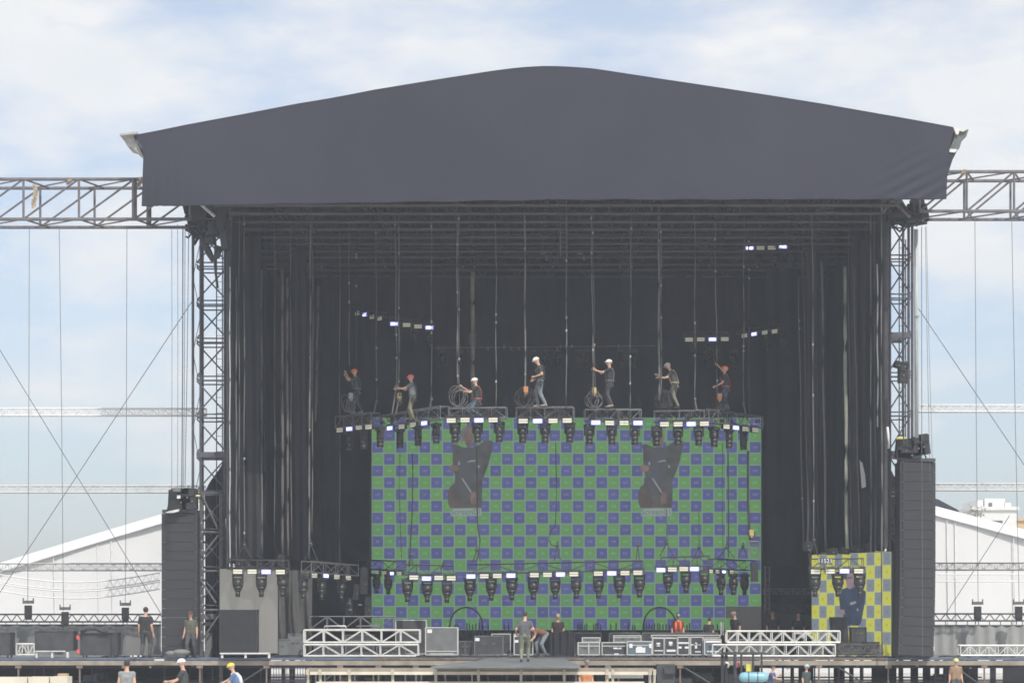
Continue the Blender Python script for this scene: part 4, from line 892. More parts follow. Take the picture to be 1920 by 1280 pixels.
# chain hoists and rope coils beside each rigger
def coil(label, px, py, d, rx_, rz_, n, seed, hoist=None):
    rnd = random.Random(seed); t = thing('rope_coil', label, 'cable coil', P(px, py+rz_, d), 'coils beside the riggers')
    m_ = MB(); c0 = P(px, py, d)
    for i in range(n):
        a = rx_/51*rnd.uniform(.55,1.05); b_ = rz_/51*rnd.uniform(.7,1.05); ox = rnd.uniform(-.12,.12); rot = rnd.uniform(-.35,.35); pts = []
        for j in range(15):
            th = math.pi*2*j/14; q = V((a*math.cos(th), rnd.uniform(-.01,.01)+.05*i/n, b_*math.sin(th))); q = Matrix.Rotation(rot, 3, 'Y')@q; pts.append(c0+q+V((ox, 0, b_-rz_/51)))
        m_.tube(pts, .016, 5)
    m_.build('coil', M_bcable if seed % 2 else M_steel, t, True)
    if hoist:
        h = MB(); h.box(P(px+hoist[0], py+hoist[1], d-.05), (.16,.16,.22)); h.ball(P(px+hoist[0], py+hoist[1]+7, d-.05), .07, 7, 5); h.build('hoist_body', mat('hoist_'+hoist[2], {'orange':(.5,.22,.1),'yellow':(.55,.4,.15),'grey':(.3,.3,.3)}[hoist[2]], .5), t)
coil('pale stack of loose cable beside the green-shirted rigger', 655, 756, 83.2, 9, 17, 6, 2, (3,-14,'grey'))
coil('hoist with dangling loop before the pink-helmeted rigger', 748, 748, 82.2, 6, 12, 3, 4, (1,-6,'yellow'))
coil('wide looped cable hanging before the kneeling rigger', 856, 742, 80.1, 15, 20, 5, 6)
coil('round cable coil with orange hoist beside the rigger with bowed helmet', 985, 744, 80.2, 17, 18, 7, 3, (1,-14,'orange'))
coil('cable coil with yellow hoist before the rigger holding both arms out', 1114, 748, 80.6, 13, 16, 6, 8, (0,-16,'yellow'))
coil('black cable coil before the rigger with tan harness', 1244, 748, 81.3, 13, 17, 8, 5)
coil('tangled cable coil before the orange-helmeted rigger reaching up', 1350, 753, 82.2, 10, 18, 8, 7, (-1,-10,'orange'))
coil('small hook and coil hanging at the right edge of the video wall', 1411, 1000, 83.5, 5, 8, 4, 10, (-2,-2,'yellow'))
t = thing('lamp_bracket', 'pale frame and lamp hanging over the right edge of the video wall', 'stage light', P(1414,1025,82.5))
b = MB(); b.bar(P(1404,1015,82.5), P(1424,1015,82.5), .03, 5); b.bar(P(1404,1015,82.5), P(1402,1042,82.5), .02, 5); b.bar(P(1424,1015,82.5), P(1424,1050,82.5), .02, 5); b.tube([P(1414+9*math.cos(a_), 1030+9*math.sin(a_), 82.5) for a_ in [j*.5 for j in range(13)]], .018, 4); b.build('frame', M_cable, t)
b = MB(); b.box2(P(1409,1055,82.3), P(1420,1090,82.6)); b.build('housing', M_black, t)
# rear row of small clips/rail at y 650
rr = thing('rear_rail', 'thin rear rail with small pale clips behind the riggers', 'rail', P(1000,655,91))
b = MB(); b.bar(P(815,652,91), P(1230,648,91), .022, 5); b.build('bar', M_steel, rr)
for px in (822,915,945,958,973,1045,1051,1061,1072,1160): MB().box(P(px, 650+random.uniform(-2,3), 90.9), (.06,.06,.14)).build('clip', M_cable, rr)
for i, px in enumerate((830,862,1001,1022,1045,1085,1100,1165,1190,1320,1345,1376)):
    inst(MV['taper'][0], MV['taper'][1], P(px, 655, 91.2), 0, f'{ordn(i+1)} faint dark lamp from left under the thin rear rail', 'faint lamps at the rear', .9)
# roof-hung ladder and small things up in the middle
lt = thing('rope_ladder', 'small alloy ladder hanging from the centre of the roof grid', 'ladder', P(1056,430,84))
b = MB()
for px in (1050,1062): b.bar(P(px,376,84), P(px+1,480,84), .028, 5)
b.build('rail', M_cable, lt)
b = MB()
for py in range(382,478,9): b.bar(P(1050,py,84), P(1063,py,84), .018, 4)
b.build('rung', M_steel, lt)
for px, py, lab in ((1018,475,'small pale floodlight left of the roof ladder'),(1088,474,'dim small floodlight right of the roof ladder')):
    b = MB(); b.box(P(px,py,88), (.22,.15,.12)); b.box(P(px+7,py+9,88), (.07,.1,.2)); solo(b, 'floodlight', M_cable, lab, 'lamp')
cl_ = [(710,445),(727,443),(782,443),(575,452),(1300,415),(1340,420),(1388,365+26),(1425,424),(1478,419),(1260,425),(886,443)]
for i, (px, py) in enumerate(cl_):
    b = MB(); b.ball(P(px,py,86), (.06,.05,.07), 7, 5); b.bar(P(px,py-2,86), P(px,py-14,86), .02, 4); solo(b, 'beam_clamp', M_cable, 'small pale clamp under the roof grid', 'clamp', 'roof grid clamps')
# side wall glints left: thin vertical folds
for px, py0, py1, d in ((1658,480,1020,79.9),):
    pass
# big dark bundle: motors over the yellow screen truss
t = motors('row of dark hoists and cables piled above the yellow chequered screen', [(1560,1034,18,12,0),(1584,1032,16,14,.1),(1606,1030,18,14,-.1),(1630,1026,18,16,0),(1650,1024,14,18,0)], 82.4, slings=(((1540,1036),(1668,1026)),))
t = motors('grey control box hanging left of the yellow screen', [(1514,1022,11,14,0),(1515,1030,13,5,0)], 80.5, slings=(((1514,900),(1514,1016)),((1517,1036),(1518,1078))))
# ghost hoists over left low truss
t = motors('dark hoists and couplers lined above the blank grey screen', [(432,1046,12,14,0),(447,1056,9,12,0),(466,1058,10,12,0),(487,1056,12,12,.1),(510,1056,10,12,0),(528,1050,12,20,0)], 80.6)
# low clutter right of video wall
truss('lattice_beam', 'faint pale lattice beam low at the right of the video wall', P(1432,1113,90), P(1518,1113,90), .3, .22, 8, .022, .014, M_steel, None)
truss('lattice_beam', 'dim lattice beam beneath the fainter pale one right of the video wall', P(1432,1146,90), P(1518,1146,90), .3, .3, 5, .02, .012, M_btruss, None)
b = MB(); b.box2(P(1430,1200,89), P(1520,1150,89.2)); solo(b, 'grey_panel', mat('dim_panel', (.045,.045,.045), .8), 'dim grey panel standing low right of the video wall', 'panel')
b = MB(); b.bar(P(1435,1060,89), P(1435,1150,89), .05, 6); b.bar(P(1443,1060,89), P(1443,1150,89), .03, 6)
for j in range(8): b.bar(P(1435,1060+j*11,89), P(1443,1066+j*11,89), .02, 4)
solo(b, 'lattice_post', M_steel, 'narrow lattice post just right of the video wall', 'post')
# lower left black gear between L0 and video wall
t = motors('black hanging gear with pale lamps left of the video wall', [(655,1140,12,26,0),(668,1110,10,30,.1),(683,1090,14,50,0),(690,1140,12,40,0),(655,1125,8,10,0)], 86)
for px, py in ((655,1130),(675,1133),(657,1143)): MB().box(P(px,py,85.7), (.14,.05,.06)).build('small_lamp', M_cable, t)

# ---------------------------------------------------------------- rear riser, hoops, stands
b = MB(); b.grid(lambda u, v: V((PX(735,91)+(PX(1362,91)-PX(735,91))*u, 11+.04*math.sin(u*200), ZD+v*(PZ(1183,91)-ZD))), 160, 2); solo(b, 'riser_skirt', M_drape, 'low black riser skirt running below the video wall', 'drape', None, True)
for cx, lab in ((874,'dark hoop arch before the video wall left of the man in green trousers'),(1237,'dark hoop arch before the video wall behind the orange vest')):
    b = MB(); b.tube([P(cx+30.5*math.cos(a_), 1172-34*math.sin(a_), 89.5) for a_ in [math.pi*j/24 for j in range(25)]], .038, 6); b.bar(P(cx-30.5,1172,89.5), P(cx-30.5,1200,89.5), .05, 6); b.bar(P(cx+30.5,1172,89.5), P(cx+30.5,1200,89.5), .05, 6)
    solo(b, 'hoop', M_btruss, lab, 'hoop', 'hoops before the wall', True)
sp = thing('upright_stand', 'thin dark upright stand before the foot of the video wall', 'stand', (0,0,0), 'thin stands before the video wall')
MB().bar((0,0,0), (0,0,.92), .028, 5).build('rod', M_btruss, sp, local=True); MB().box((0,0,.015), (.2,.2,.03)).build('foot', M_black, sp, local=True); st = [False]
for px in (853,858,875,880,886,892,898,915,946,953,1083,1087,1091,1096,1100,1113,1117,1121,1126,1145,1155,1178,1186,1190,1207,1212,1217,1222,1227,1233,1237,1243,1249,1255,1288,1293,1330,1345,1357):
    inst(sp, st, V((PX(px,89.6), CY+89.6, ZD+.0)), 0, 'thin dark upright stand before the foot of the video wall', 'thin stands before the video wall', 1.0)
for o in [q for q in bpy.data.objects if q.name.startswith('upright_stand')]: o.scale = (1,1,1.32+random.uniform(-.05,.05))
sa = MB(); sa.bar(P(1352,1165,87), P(1352,1190,87), .035, 6); sa.bar(P(1356,1166,87), P(1356,1190,87), .02, 6); solo(sa, 'silver_pole', M_alu, 'short silver pole standing left of the upper right truss stack', 'pole')

# ---------------------------------------------------------------- deck props
def case(label, x0, y0, x1, y1, d, m, dep=.7, stick=(), style='plain', alu=M_alu, group='flight cases on the stage', floor=True, name='flight_case'):
    X0, X1 = PX(x0,d), PX(x1,d); zt = PZ(y0,d); zb = (ZD+.1) if floor else PZ(y1,d)
    t = thing(name, label, 'flight case' if name == 'flight_case' else name.replace('_',' '), V(((X0+X1)/2, CY+d+dep/2, ZD if floor else zb)), group)
    Y0, Y1 = CY+d, CY+d+dep
    MB().box2((X0+.008, Y0+.008, zb+.008), (X1-.008, Y1-.008, zt-.008)).build('body', m, t)
    e = MB(); r = .022
    for x in (X0, X1):
        for y in (Y0, Y1): e.box(((x), y, (zb+zt)/2), (r*1.6, r*1.6, zt-zb))
    for z in (zb, zt):
        for y in (Y0, Y1): e.box(((X0+X1)/2, y, z), (X1-X0-r*1.6-.004, r*1.4, r*1.4))
        for x in (X0, X1): e.box((x, (Y0+Y1)/2, z), (r*1.4, Y1-Y0-r*1.6-.004, r*1.4))
    if style in ('lid','both'): z = zt-(zt-zb)*.28; e.box(((X0+X1)/2, Y0-.004, z), (X1-X0-.05, .02, .03))
    if style in ('tray',): e.box(((X0+X1)/2, Y0-.006, zb+(zt-zb)*.13), (X1-X0-.06, .02, .035)); e.box(((X0+X1)/2, Y0-.006, zb+(zt-zb)*.04), (X1-X0-.3, .02, .03))
    if style in ('split','both'): e.box(((X0+X1)/2, Y0-.006, (zb+zt)/2), (.035, .02, zt-zb-.06))
    e.build('edge_trim', alu, t)
    nlat = 0 if name == 'speaker_stack' else 2 if style != 'tray' else 1
    for i in range(nlat):
        x = X0+(X1-X0)*((i+1)/(nlat+1)); h = MB(); h.box((x, Y0-.012, zb+(zt-zb)*(.6 if style != 'tray' else .2)), (.11, .02, .05)); h.build('latch', M_cable, t)
    if floor:
        for x in (X0+.09, X1-.09):
            for y in (Y0+.1, Y1-.1): c_ = MB(); c_.bar((x-.02, y, ZD+.045), (x+.02, y, ZD+.045), .043, 8); c_.box((x,y,ZD+.092), (.05,.05,.014)); c_.build('castor', M_black, t)
    for (sx0, sy0, sx1, sy1) in stick: MB().box2(P(sx0,sy1,d-.02), P(sx1,sy0,d-.008)).build('paper_label', M_label, t)
    return t
case('tall mid-grey flight case with a white label at its top corner', 798,1176,858,1229,80.8,M_caseg,.8,((801,1179,810,1186),),'tray')
case('dark open-fronted case with pale rim behind the tall grey case', 742,1162,799,1229,83,M_case,.7)
case('wide charcoal case with a white label left of the small runway', 890,1192,943,1229,81,M_case,.6,((891,1195,899,1201),),'plain',M_caseg)
case('dark case with bright top rim behind the wide charcoal one', 922,1188,957,1229,82,M_case,.6)
case('low grey amplifier case between the tall grey and charcoal ones', 858,1202,886,1229,81.6,M_case,.6,(),'split',M_caseg)
case('white-edged case standing behind the man in green trousers', 964,1188,999,1229,81,M_case,.5,((965,1190,972,1193),(965,1199,972,1204)),'plain')
case('pale grey crate at the left end of the deck cases', 508,1198,541,1226,81,M_caseg,.6,(),'plain',M_gtruss)
case('taller pale grey crate touching the left truss stack', 541,1188,568,1226,81.3,M_caseg,.6,(),'plain',M_gtruss)
case('low latched case with paired lids right of the black draped box', 1084,1204,1124,1229,80.8,M_caseg,.6,(),'both')
case('thin pale tray case lying on the paired lid case', 1092,1195,1125,1203,81.2,M_caseg,.5,(),'plain',floor=False)
case('low drawer case right of the paired lid case', 1129,1204,1175,1229,80.9,M_case,.6,((1150,1213,1165,1216),(1152,1224,1160,1226)),'lid')
case('bluish case with a large pale label among the right cases', 1176,1202,1222,1229,80.7,M_caseb,.6,((1192,1211,1210,1223),(1180,1206,1186,1214),(1217,1206,1222,1214)),'lid')
case('thin pale case lying on top of the drawer case', 1151,1191,1202,1203,81.6,M_caseg,.5,(),'lid',floor=False)
case('narrow black case with one square label, left of its twin', 1224,1196,1245,1229,80.9,M_case,.6,((1231,1204,1238,1211),(1227,1218,1243,1220)),'plain')
case('narrow black case with one bright label, right of its twin', 1246,1196,1269,1229,80.9,M_case,.6,((1254,1202,1261,1210),(1250,1217,1267,1221)),'plain')
case('narrow case with two pale lid bands among the right cases', 1271,1194,1292,1229,80.8,M_case,.6,((1272,1203,1291,1206),(1272,1211,1278,1215),(1284,1211,1291,1215)),'plain')
case('narrow case with cross shaped tapes among the right cases', 1295,1194,1318,1229,80.8,M_case,.6,((1296,1207,1314,1209),(1303,1204,1307,1215),(1303,1220,1314,1222)),'plain')
case('pale banded case at the right end of the case row', 1321,1198,1352,1229,80.6,M_caseb,.6,((1323,1200,1351,1204),(1326,1219,1348,1222)),'plain')
case('long shallow case bridging the tops of the right cases', 1222,1190,1350,1195,81.6,M_caseg,.5,(),'plain',floor=False)
case('tall dark rack with thin rim behind the low latched cases', 1077,1186,1127,1229,82.6,M_case,.6,(),'plain',M_gtruss)
case('tall dark rack behind the drawer case', 1143,1186,1200,1229,82.8,M_case,.6,(),'plain',M_gtruss)
case('long dark rack behind the orange vest', 1205,1186,1345,1229,83.4,M_case,.6,(),'plain',M_gtruss)
case('tall grey loudspeaker block with fine ribs on the left deck', 413,1143,481,1222,79.9,M_arr,.6,(),'plain',M_arr,'speakers on the deck',True,'speaker_stack')
case('black box standing on white rails at the far left', 66,1183,137,1218,80.4,M_case,.8,(),'plain',M_case,'speakers on the deck',False,'speaker_stack')
case('wide dark box with a red-lit side on the left deck', 151,1187,206,1229,80.5,M_case,.8,(),'plain',M_case,'speakers on the deck',True,'speaker_stack')
case('narrow dark box beside the wide one on the left deck', 208,1186,219,1229,80.7,M_case,.8,(),'plain',M_case,'speakers on the deck',True,'speaker_stack')
case('dark box cut by the left edge of view', -14,1186,18,1229,80.4,M_case,.8,(),'plain',M_case,'speakers on the deck',True,'speaker_stack')
t = bpy.data.objects['speaker_stack']
b = MB()
for i in range(14): b.box2(P(414,1147+i*5.4,79.88), P(480,1147.5+i*5.4,79.9))
b.build('rib', M_grille, t)
for px, py, lab in ((146,1194,'upper small red lamp beside the wide dark box'),(147,1220,'lower small red lamp beside the wide dark box')):
    b = MB(); b.box(P(px,py,80.3), (.09,.06,.14)); solo(b, 'red_lamp', mat('red_lamp', (.6,.06,.05), .5, var=0, emit=(.5,.05,.04), es=.6), lab, 'lamp')
b = MB(); b.tube([P(x,y,80.4) for x,y in ((152,1185),(163,1179),(180,1178),(190,1183),(203,1185))], .07, 6); solo(b, 'cable_pile', M_bcable, 'heap of black cable lying on the wide dark box', 'cable', None, True)
def rails(label, x0, x1, y0, y1, d):
    t = thing('dolly', label, 'dolly', V((PX((x0+x1)/2,d), CY+d+.3, ZD)), 'white dollies')
    MB().box2(P(x0,y1,d), P(x1,y0,d+.7)).build('platform', M_white, t)
    for px in (x0+4, (x0+x1)/2, x1-4):
        MB().box2((PX(px-2,d), CY+d+.05, ZD), (PX(px+2,d), CY+d+.2, PZ(y1,d)-.002)).build('leg', M_white, t)
rails('low white dolly under the ribbed grey loudspeaker block', 412, 508, 1222.5, 1225.5, 79.6)
rails('low white rails carrying the far left black box', 64, 130, 1218.5, 1221, 80.3)
# black draped heap
b = MB(); b.grid(lambda u, v: V((PX(1031,81.5)+(PX(1077,81.5)-PX(1031,81.5))*u, CY+81.5+.05*math.sin(u*22), ZD+v*(PZ(1183+2*math.sin(u*6),81.5)-ZD))), 24, 4)
b.grid(lambda u, v: V((PX(1031,81.5)+(PX(1077,81.5)-PX(1031,81.5))*u, CY+81.5+.9*v, PZ(1183+2*math.sin(u*6),81.5))), 24, 2)
for s_ in (1031,1077): b.quad((PX(s_,81.5),CY+81.5,ZD),(PX(s_,81.5),CY+82.4,ZD),(PX(s_,81.5),CY+82.4,PZ(1183,81.5)),(PX(s_,81.5),CY+81.5,PZ(1183,81.5)))
solo(b, 'draped_box', M_drape, 'tall box under black cloth in the middle of the stage front', 'draped box', None, True)
# wire frame behind right of it
# aluminium truss stacks
def flat_truss(label, x0, x1, y0, y1, d, n, m=M_alu, style='W', rc=.035, rb=.026, w_=.5):
    h_ = (y1-y0)/K*d-2*rc; return truss('truss_section', label, P(x0,y1,d)+V((0,w_/2,rc)), P(x1,y1,d)+V((0,w_/2,rc)), w_, h_, n, rc, rb, m, 'truss sections stacked on the deck', style)
DTR = 80.2
flat_truss('lower white truss section of the left stack before the stage', 570,784,1206.5,1231,DTR,6, rb=.03)
flat_truss('upper white truss section of the left stack before the stage', 570,787,1179,1205.5,DTR,6, rb=.034)
flat_truss('dim grey truss section behind the left white stack', 581,738,1154,1180,82.5,5,M_gtruss,rc=.025,rb=.02)
flat_truss('lower white truss section of the right stack before the stage', 1336,1566,1206.5,1231,DTR,10)
flat_truss('upper white truss section of the right stack before the stage', 1363,1575,1181,1205.5,DTR,10)
flat_truss('white truss section lying at the far right edge', 1801,1960,1208,1230,DTR,9, rb=.024)
flat_truss('short white truss section at the far left edge', 31,64,1205,1229,DTR,3, rb=.02)
for i,(a,b_) in enumerate(((607,650),(667,712))):
    b = MB(); b.tube([P(a,1179,81.5),P(a+2,1173,81.5),P(b_-2,1173,81.5),P(b_,1179,81.5)], .03, 5); solo(b, 'hand_rail', M_alu if i == 0 else M_gtruss, ('bright' if i==0 else 'dull')+' bent tube handle above the left truss stack', 'handle', None, True)
# gear inside and behind right stack
case('long pale grey crate seen through the right truss stack', 1366,1208,1460,1229,81.6,M_caseg,.5,(),'plain',M_gtruss)
case('pale grey crate under the right end of the truss stack', 1500,1208,1560,1229,81.6,M_caseg,.5,(),'plain',M_gtruss)
case('flat pale crate lying on the long grey crate', 1372,1198,1440,1206,82,M_caseg,.5,(),'plain',M_gtruss,floor=False)
case('row of grey cases seen through the left truss stack', 590,1212,640,1229,82,M_case,.5,(),'split',M_gtruss)
case('second grey case seen through the left truss stack', 648,1190,700,1229,82.2,M_case,.5,(),'lid',M_gtruss)
case('third small case seen through the left truss stack', 706,1212,760,1229,82.2,M_case,.5,(),'plain',M_gtruss)
# right wing gear
b = MB(); b.slab([P(x,y,81) for x,y in [(1558,1156),(1588,1156),(1592,1203),(1562,1203)]], (0,.5,0)); 
t = thing('monitor_speaker', 'tall dark wedge speaker standing before the yellow screen', 'speaker', P(1575,1203,81)); b.build('cabinet', M_black, t)
b = MB(); b.slab([P(x,y,80.98) for x,y in [(1560,1160),(1586,1160),(1589.5,1199),(1563.5,1199)]], (0,-.02,0)); b.build('grille', M_grille, t)
case('short dark equipment rack before the yellow screen', 1597,1176,1624,1202,81.2,M_case,.5,(),'plain',M_black,floor=False)
case('wide black table of gear under the yellow screen', 1566,1203,1658,1229,80.7,M_case,.7,(),'both',M_btruss)
t = thing('cable_heap', 'heap of looped dark cables on the deck below the yellow screen', 'cables', P(1610,1228,80.4))
b = MB(); rnd = random.Random(21)
for i in range(26):
    x = rnd.uniform(1570,1656); b.tube([P(x+rnd.uniform(-5,5)+9*math.cos(a_), 1216+10*math.sin(a_)*rnd.uniform(.8,1.1), 80.5) for a_ in [j*.6 for j in range(9)]], .014, 4)
b.build('cable', M_cable, t)
b = MB(); b.slab([P(x,y,80.2) for x,y in [(1660,1229),(1660,1206),(1662,1206),(1664,1222),(1672,1227),(1672,1229)]], (0,.1,0)); solo(b, 'yellow_strap', mat('yellow_plastic', (.7,.65,.12), .5), 'yellow strap lying at the foot of the curved speaker column', 'strap')
b = MB(); b.box2(P(1490,1188,82), P(1520,1184,82.3)); b.box2(P(1503,1196,82), P(1508,1188,82.2)); solo(b, 'small_table', M_white, 'small white bracket behind the upper right truss section', 'bracket')
b = MB(); b.ball(P(340,1222,79.9), (.35,.3,.12), 10, 5); b.ball(P(322,1224,79.9), (.25,.2,.1), 10, 5); solo(b, 'cable_heap', M_grey, 'grey heap of cable at the walking man in the olive shirt', 'cables', None, True)
for i, px in enumerate((246,254,264)):
    b = MB(); b.box(P(px,1229,79.8), (.12 if i == 1 else .06,.06,.05)); solo(b, 'deck_bracket', M_white, ('widest ' if i==1 else ('leftmost ' if i==0 else 'rightmost '))+'of three white clips on the deck edge near the man in black', 'bracket')
b = MB(); b.box2(P(289,1238,79.7), P(308,1234.5,79.75)); solo(b, 'edge_plate', M_alu, 'pale plate fixed on the deck beam below the straight speaker column', 'plate')

rnd = random.Random(33)
for i in range(30):
    px = rnd.choice([rnd.uniform(10,480), rnd.uniform(600,860), rnd.uniform(1240,1420), rnd.uniform(1640,1900)]); y = rnd.uniform(.8,5); d = 80+y
    w_ = rnd.uniform(.25,.7); h_ = rnd.uniform(.45,1.0); x = PX(px,d); mm = rnd.choice((M_case, M_case, M_caseg, M_black, M_tan, M_caseb))
    t = thing('storage_crate', 'dark storage crate standing in the shade under the stage deck', 'crate', V((x, y, 0)), 'crates under the stage deck')
    MB().box2((x-w_/2, y, 0), (x+w_/2, y+.5, h_)).build('body', mm, t); MB().box2((x-w_/2-.01, y-.01, h_+.002), (x+w_/2+.01, y+.51, h_+.05)).build('lid', rnd.choice((M_case, M_caseg, M_steel)), t)
for i, (x0, x1, d) in enumerate(((190,300,80.3),(420,560,80.25),(770,900,80.2),(930,1060,80.3),(1060,1180,80.2),(1580,1690,80.2),(1760,1900,80.4))):
    b = MB(); pts = []
    for j in range(40): q = P(x0+(x1-x0)*j/39, 1230, d); pts.append(V((q.x+.1*math.sin(j), q.y+.12*math.sin(j*.7)+.05*math.sin(j*2.3), ZD+.03+.03*abs(math.sin(j*.9)))))
    b.tube(pts, .025, 5); solo(b, 'floor_cable', M_bcable, f'loose black cable on the deck edge, {ordn(i+1)} from the left', 'cable', 'loose cables on the deck', True)
# ---------------------------------------------------------------- forklift
fk = thing('forklift', 'dark forklift with overhead guard carrying a light blue tank at the stage front', 'forklift', V((PX(1395,74), CY+74, 0)))
D = 74
b = MB()
for px in (1355,1362): b.box2((PX(px-2.4,D), CY+D, .3), (PX(px+2.4,D), CY+D+.2, PZ(1224,D)))
b.box2(P(1353,1232,D), P(1364,1229,D+.2)); b.build('mast', M_black, fk)
b = MB(); b.box2(P(1362,1226,D+.1), P(1430,1221.5,D+1.2))
for px in (1378,1390,1412,1428): b.bar(P(px,1226,D+.15), P(px,1268,D+.15), .04 if px!=1378 else .06, 6)
b.build('overhead_guard', M_dsteel, fk)
b = MB(); b.box2((PX(1370,D), CY+D+.3, .45), (PX(1434,D), CY+D+1.7, 1.05)); b.build('body', mat('forklift_body', (.05,.05,.055), .5), fk)
for px in (1375,1425): MB().bar((PX(px,D), CY+D+.1, .33), (PX(px,D), CY+D+.4, .33), .33, 16).build('wheel', M_black, fk)
b = MB(); b.box2(P(1399,1258,D+.2), P(1409,1244,D+.35)); b.build('yellow_box', mat('yellow_plastic', (.7,.6,.12), .5), fk)
b = MB(); b.box2(P(1380,1250,D+.3), P(1386,1242,D+.4)); b.build('red_lamp', mat('red_plastic', (.6,.12,.12), .5), fk)
b = MB(); b.tube([P(x,y,D-.05) for x,y in ((1360,1241),(1364,1242),(1366,1246),(1364,1251))], .045, 6); b.build('hose', M_white, fk, True)
tk = thing('gas_tank', 'light blue cylindrical tank with dark straps beside the forklift', 'tank', P(1413,1284,73.2))
a_, b_ = P(1389,1268.5,73.2), P(1437,1268.5,73.2); m_ = MB(); m_.caps(a_+V((.1,0,0)), .17, b_-V((.1,0,0)), .17, 16); m_.build('tank_body', mat('light_blue_paint', (.25,.50,.60), .35, var=.06), tk, True)
for px in (1403,1420): MB().bar(P(px-.8,1268.5,73.2), P(px+.8,1268.5,73.2), .178, 16).build('strap', M_dsteel, tk)

# ---------------------------------------------------------------- people
def remesh(mb, vox, name):
    me = bpy.data.meshes.new(name); me.from_pydata([tuple(p) for p in mb.v], [], mb.f); o = bpy.data.objects.new(name, me); COL.objects.link(o)
    md = o.modifiers.new('r', 'REMESH'); md.mode = 'VOXEL'; md.voxel_size = vox
    sm = o.modifiers.new('s', 'SMOOTH'); sm.factor = .5; sm.iterations = 3
    dg = bpy.context.evaluated_depsgraph_get(); dg.update(); m2 = bpy.data.meshes.new_from_object(o.evaluated_get(dg)); bpy.data.objects.remove(o)
    m2.polygons.foreach_set('use_smooth', [True]*len(m2.polygons)); return m2
def addmesh(mb, me):
    mb._add([v.co.copy() for v in me.vertices], [tuple(p.vertices) for p in me.polygons])
def ik(a, b, l1, l2, pole):
    d = b-a; L_ = min(d.length, (l1+l2)*.998); dn = d.normalized(); b = a+dn*L_
    x = (l1*l1-l2*l2+L_*L_)/(2*L_); h = math.sqrt(max(0, l1*l1-x*x)); p = pole-dn*pole.dot(dn); p = p.normalized() if p.length > 1e-4 else V((0,0,1))
    return a+dn*x+p*h, b
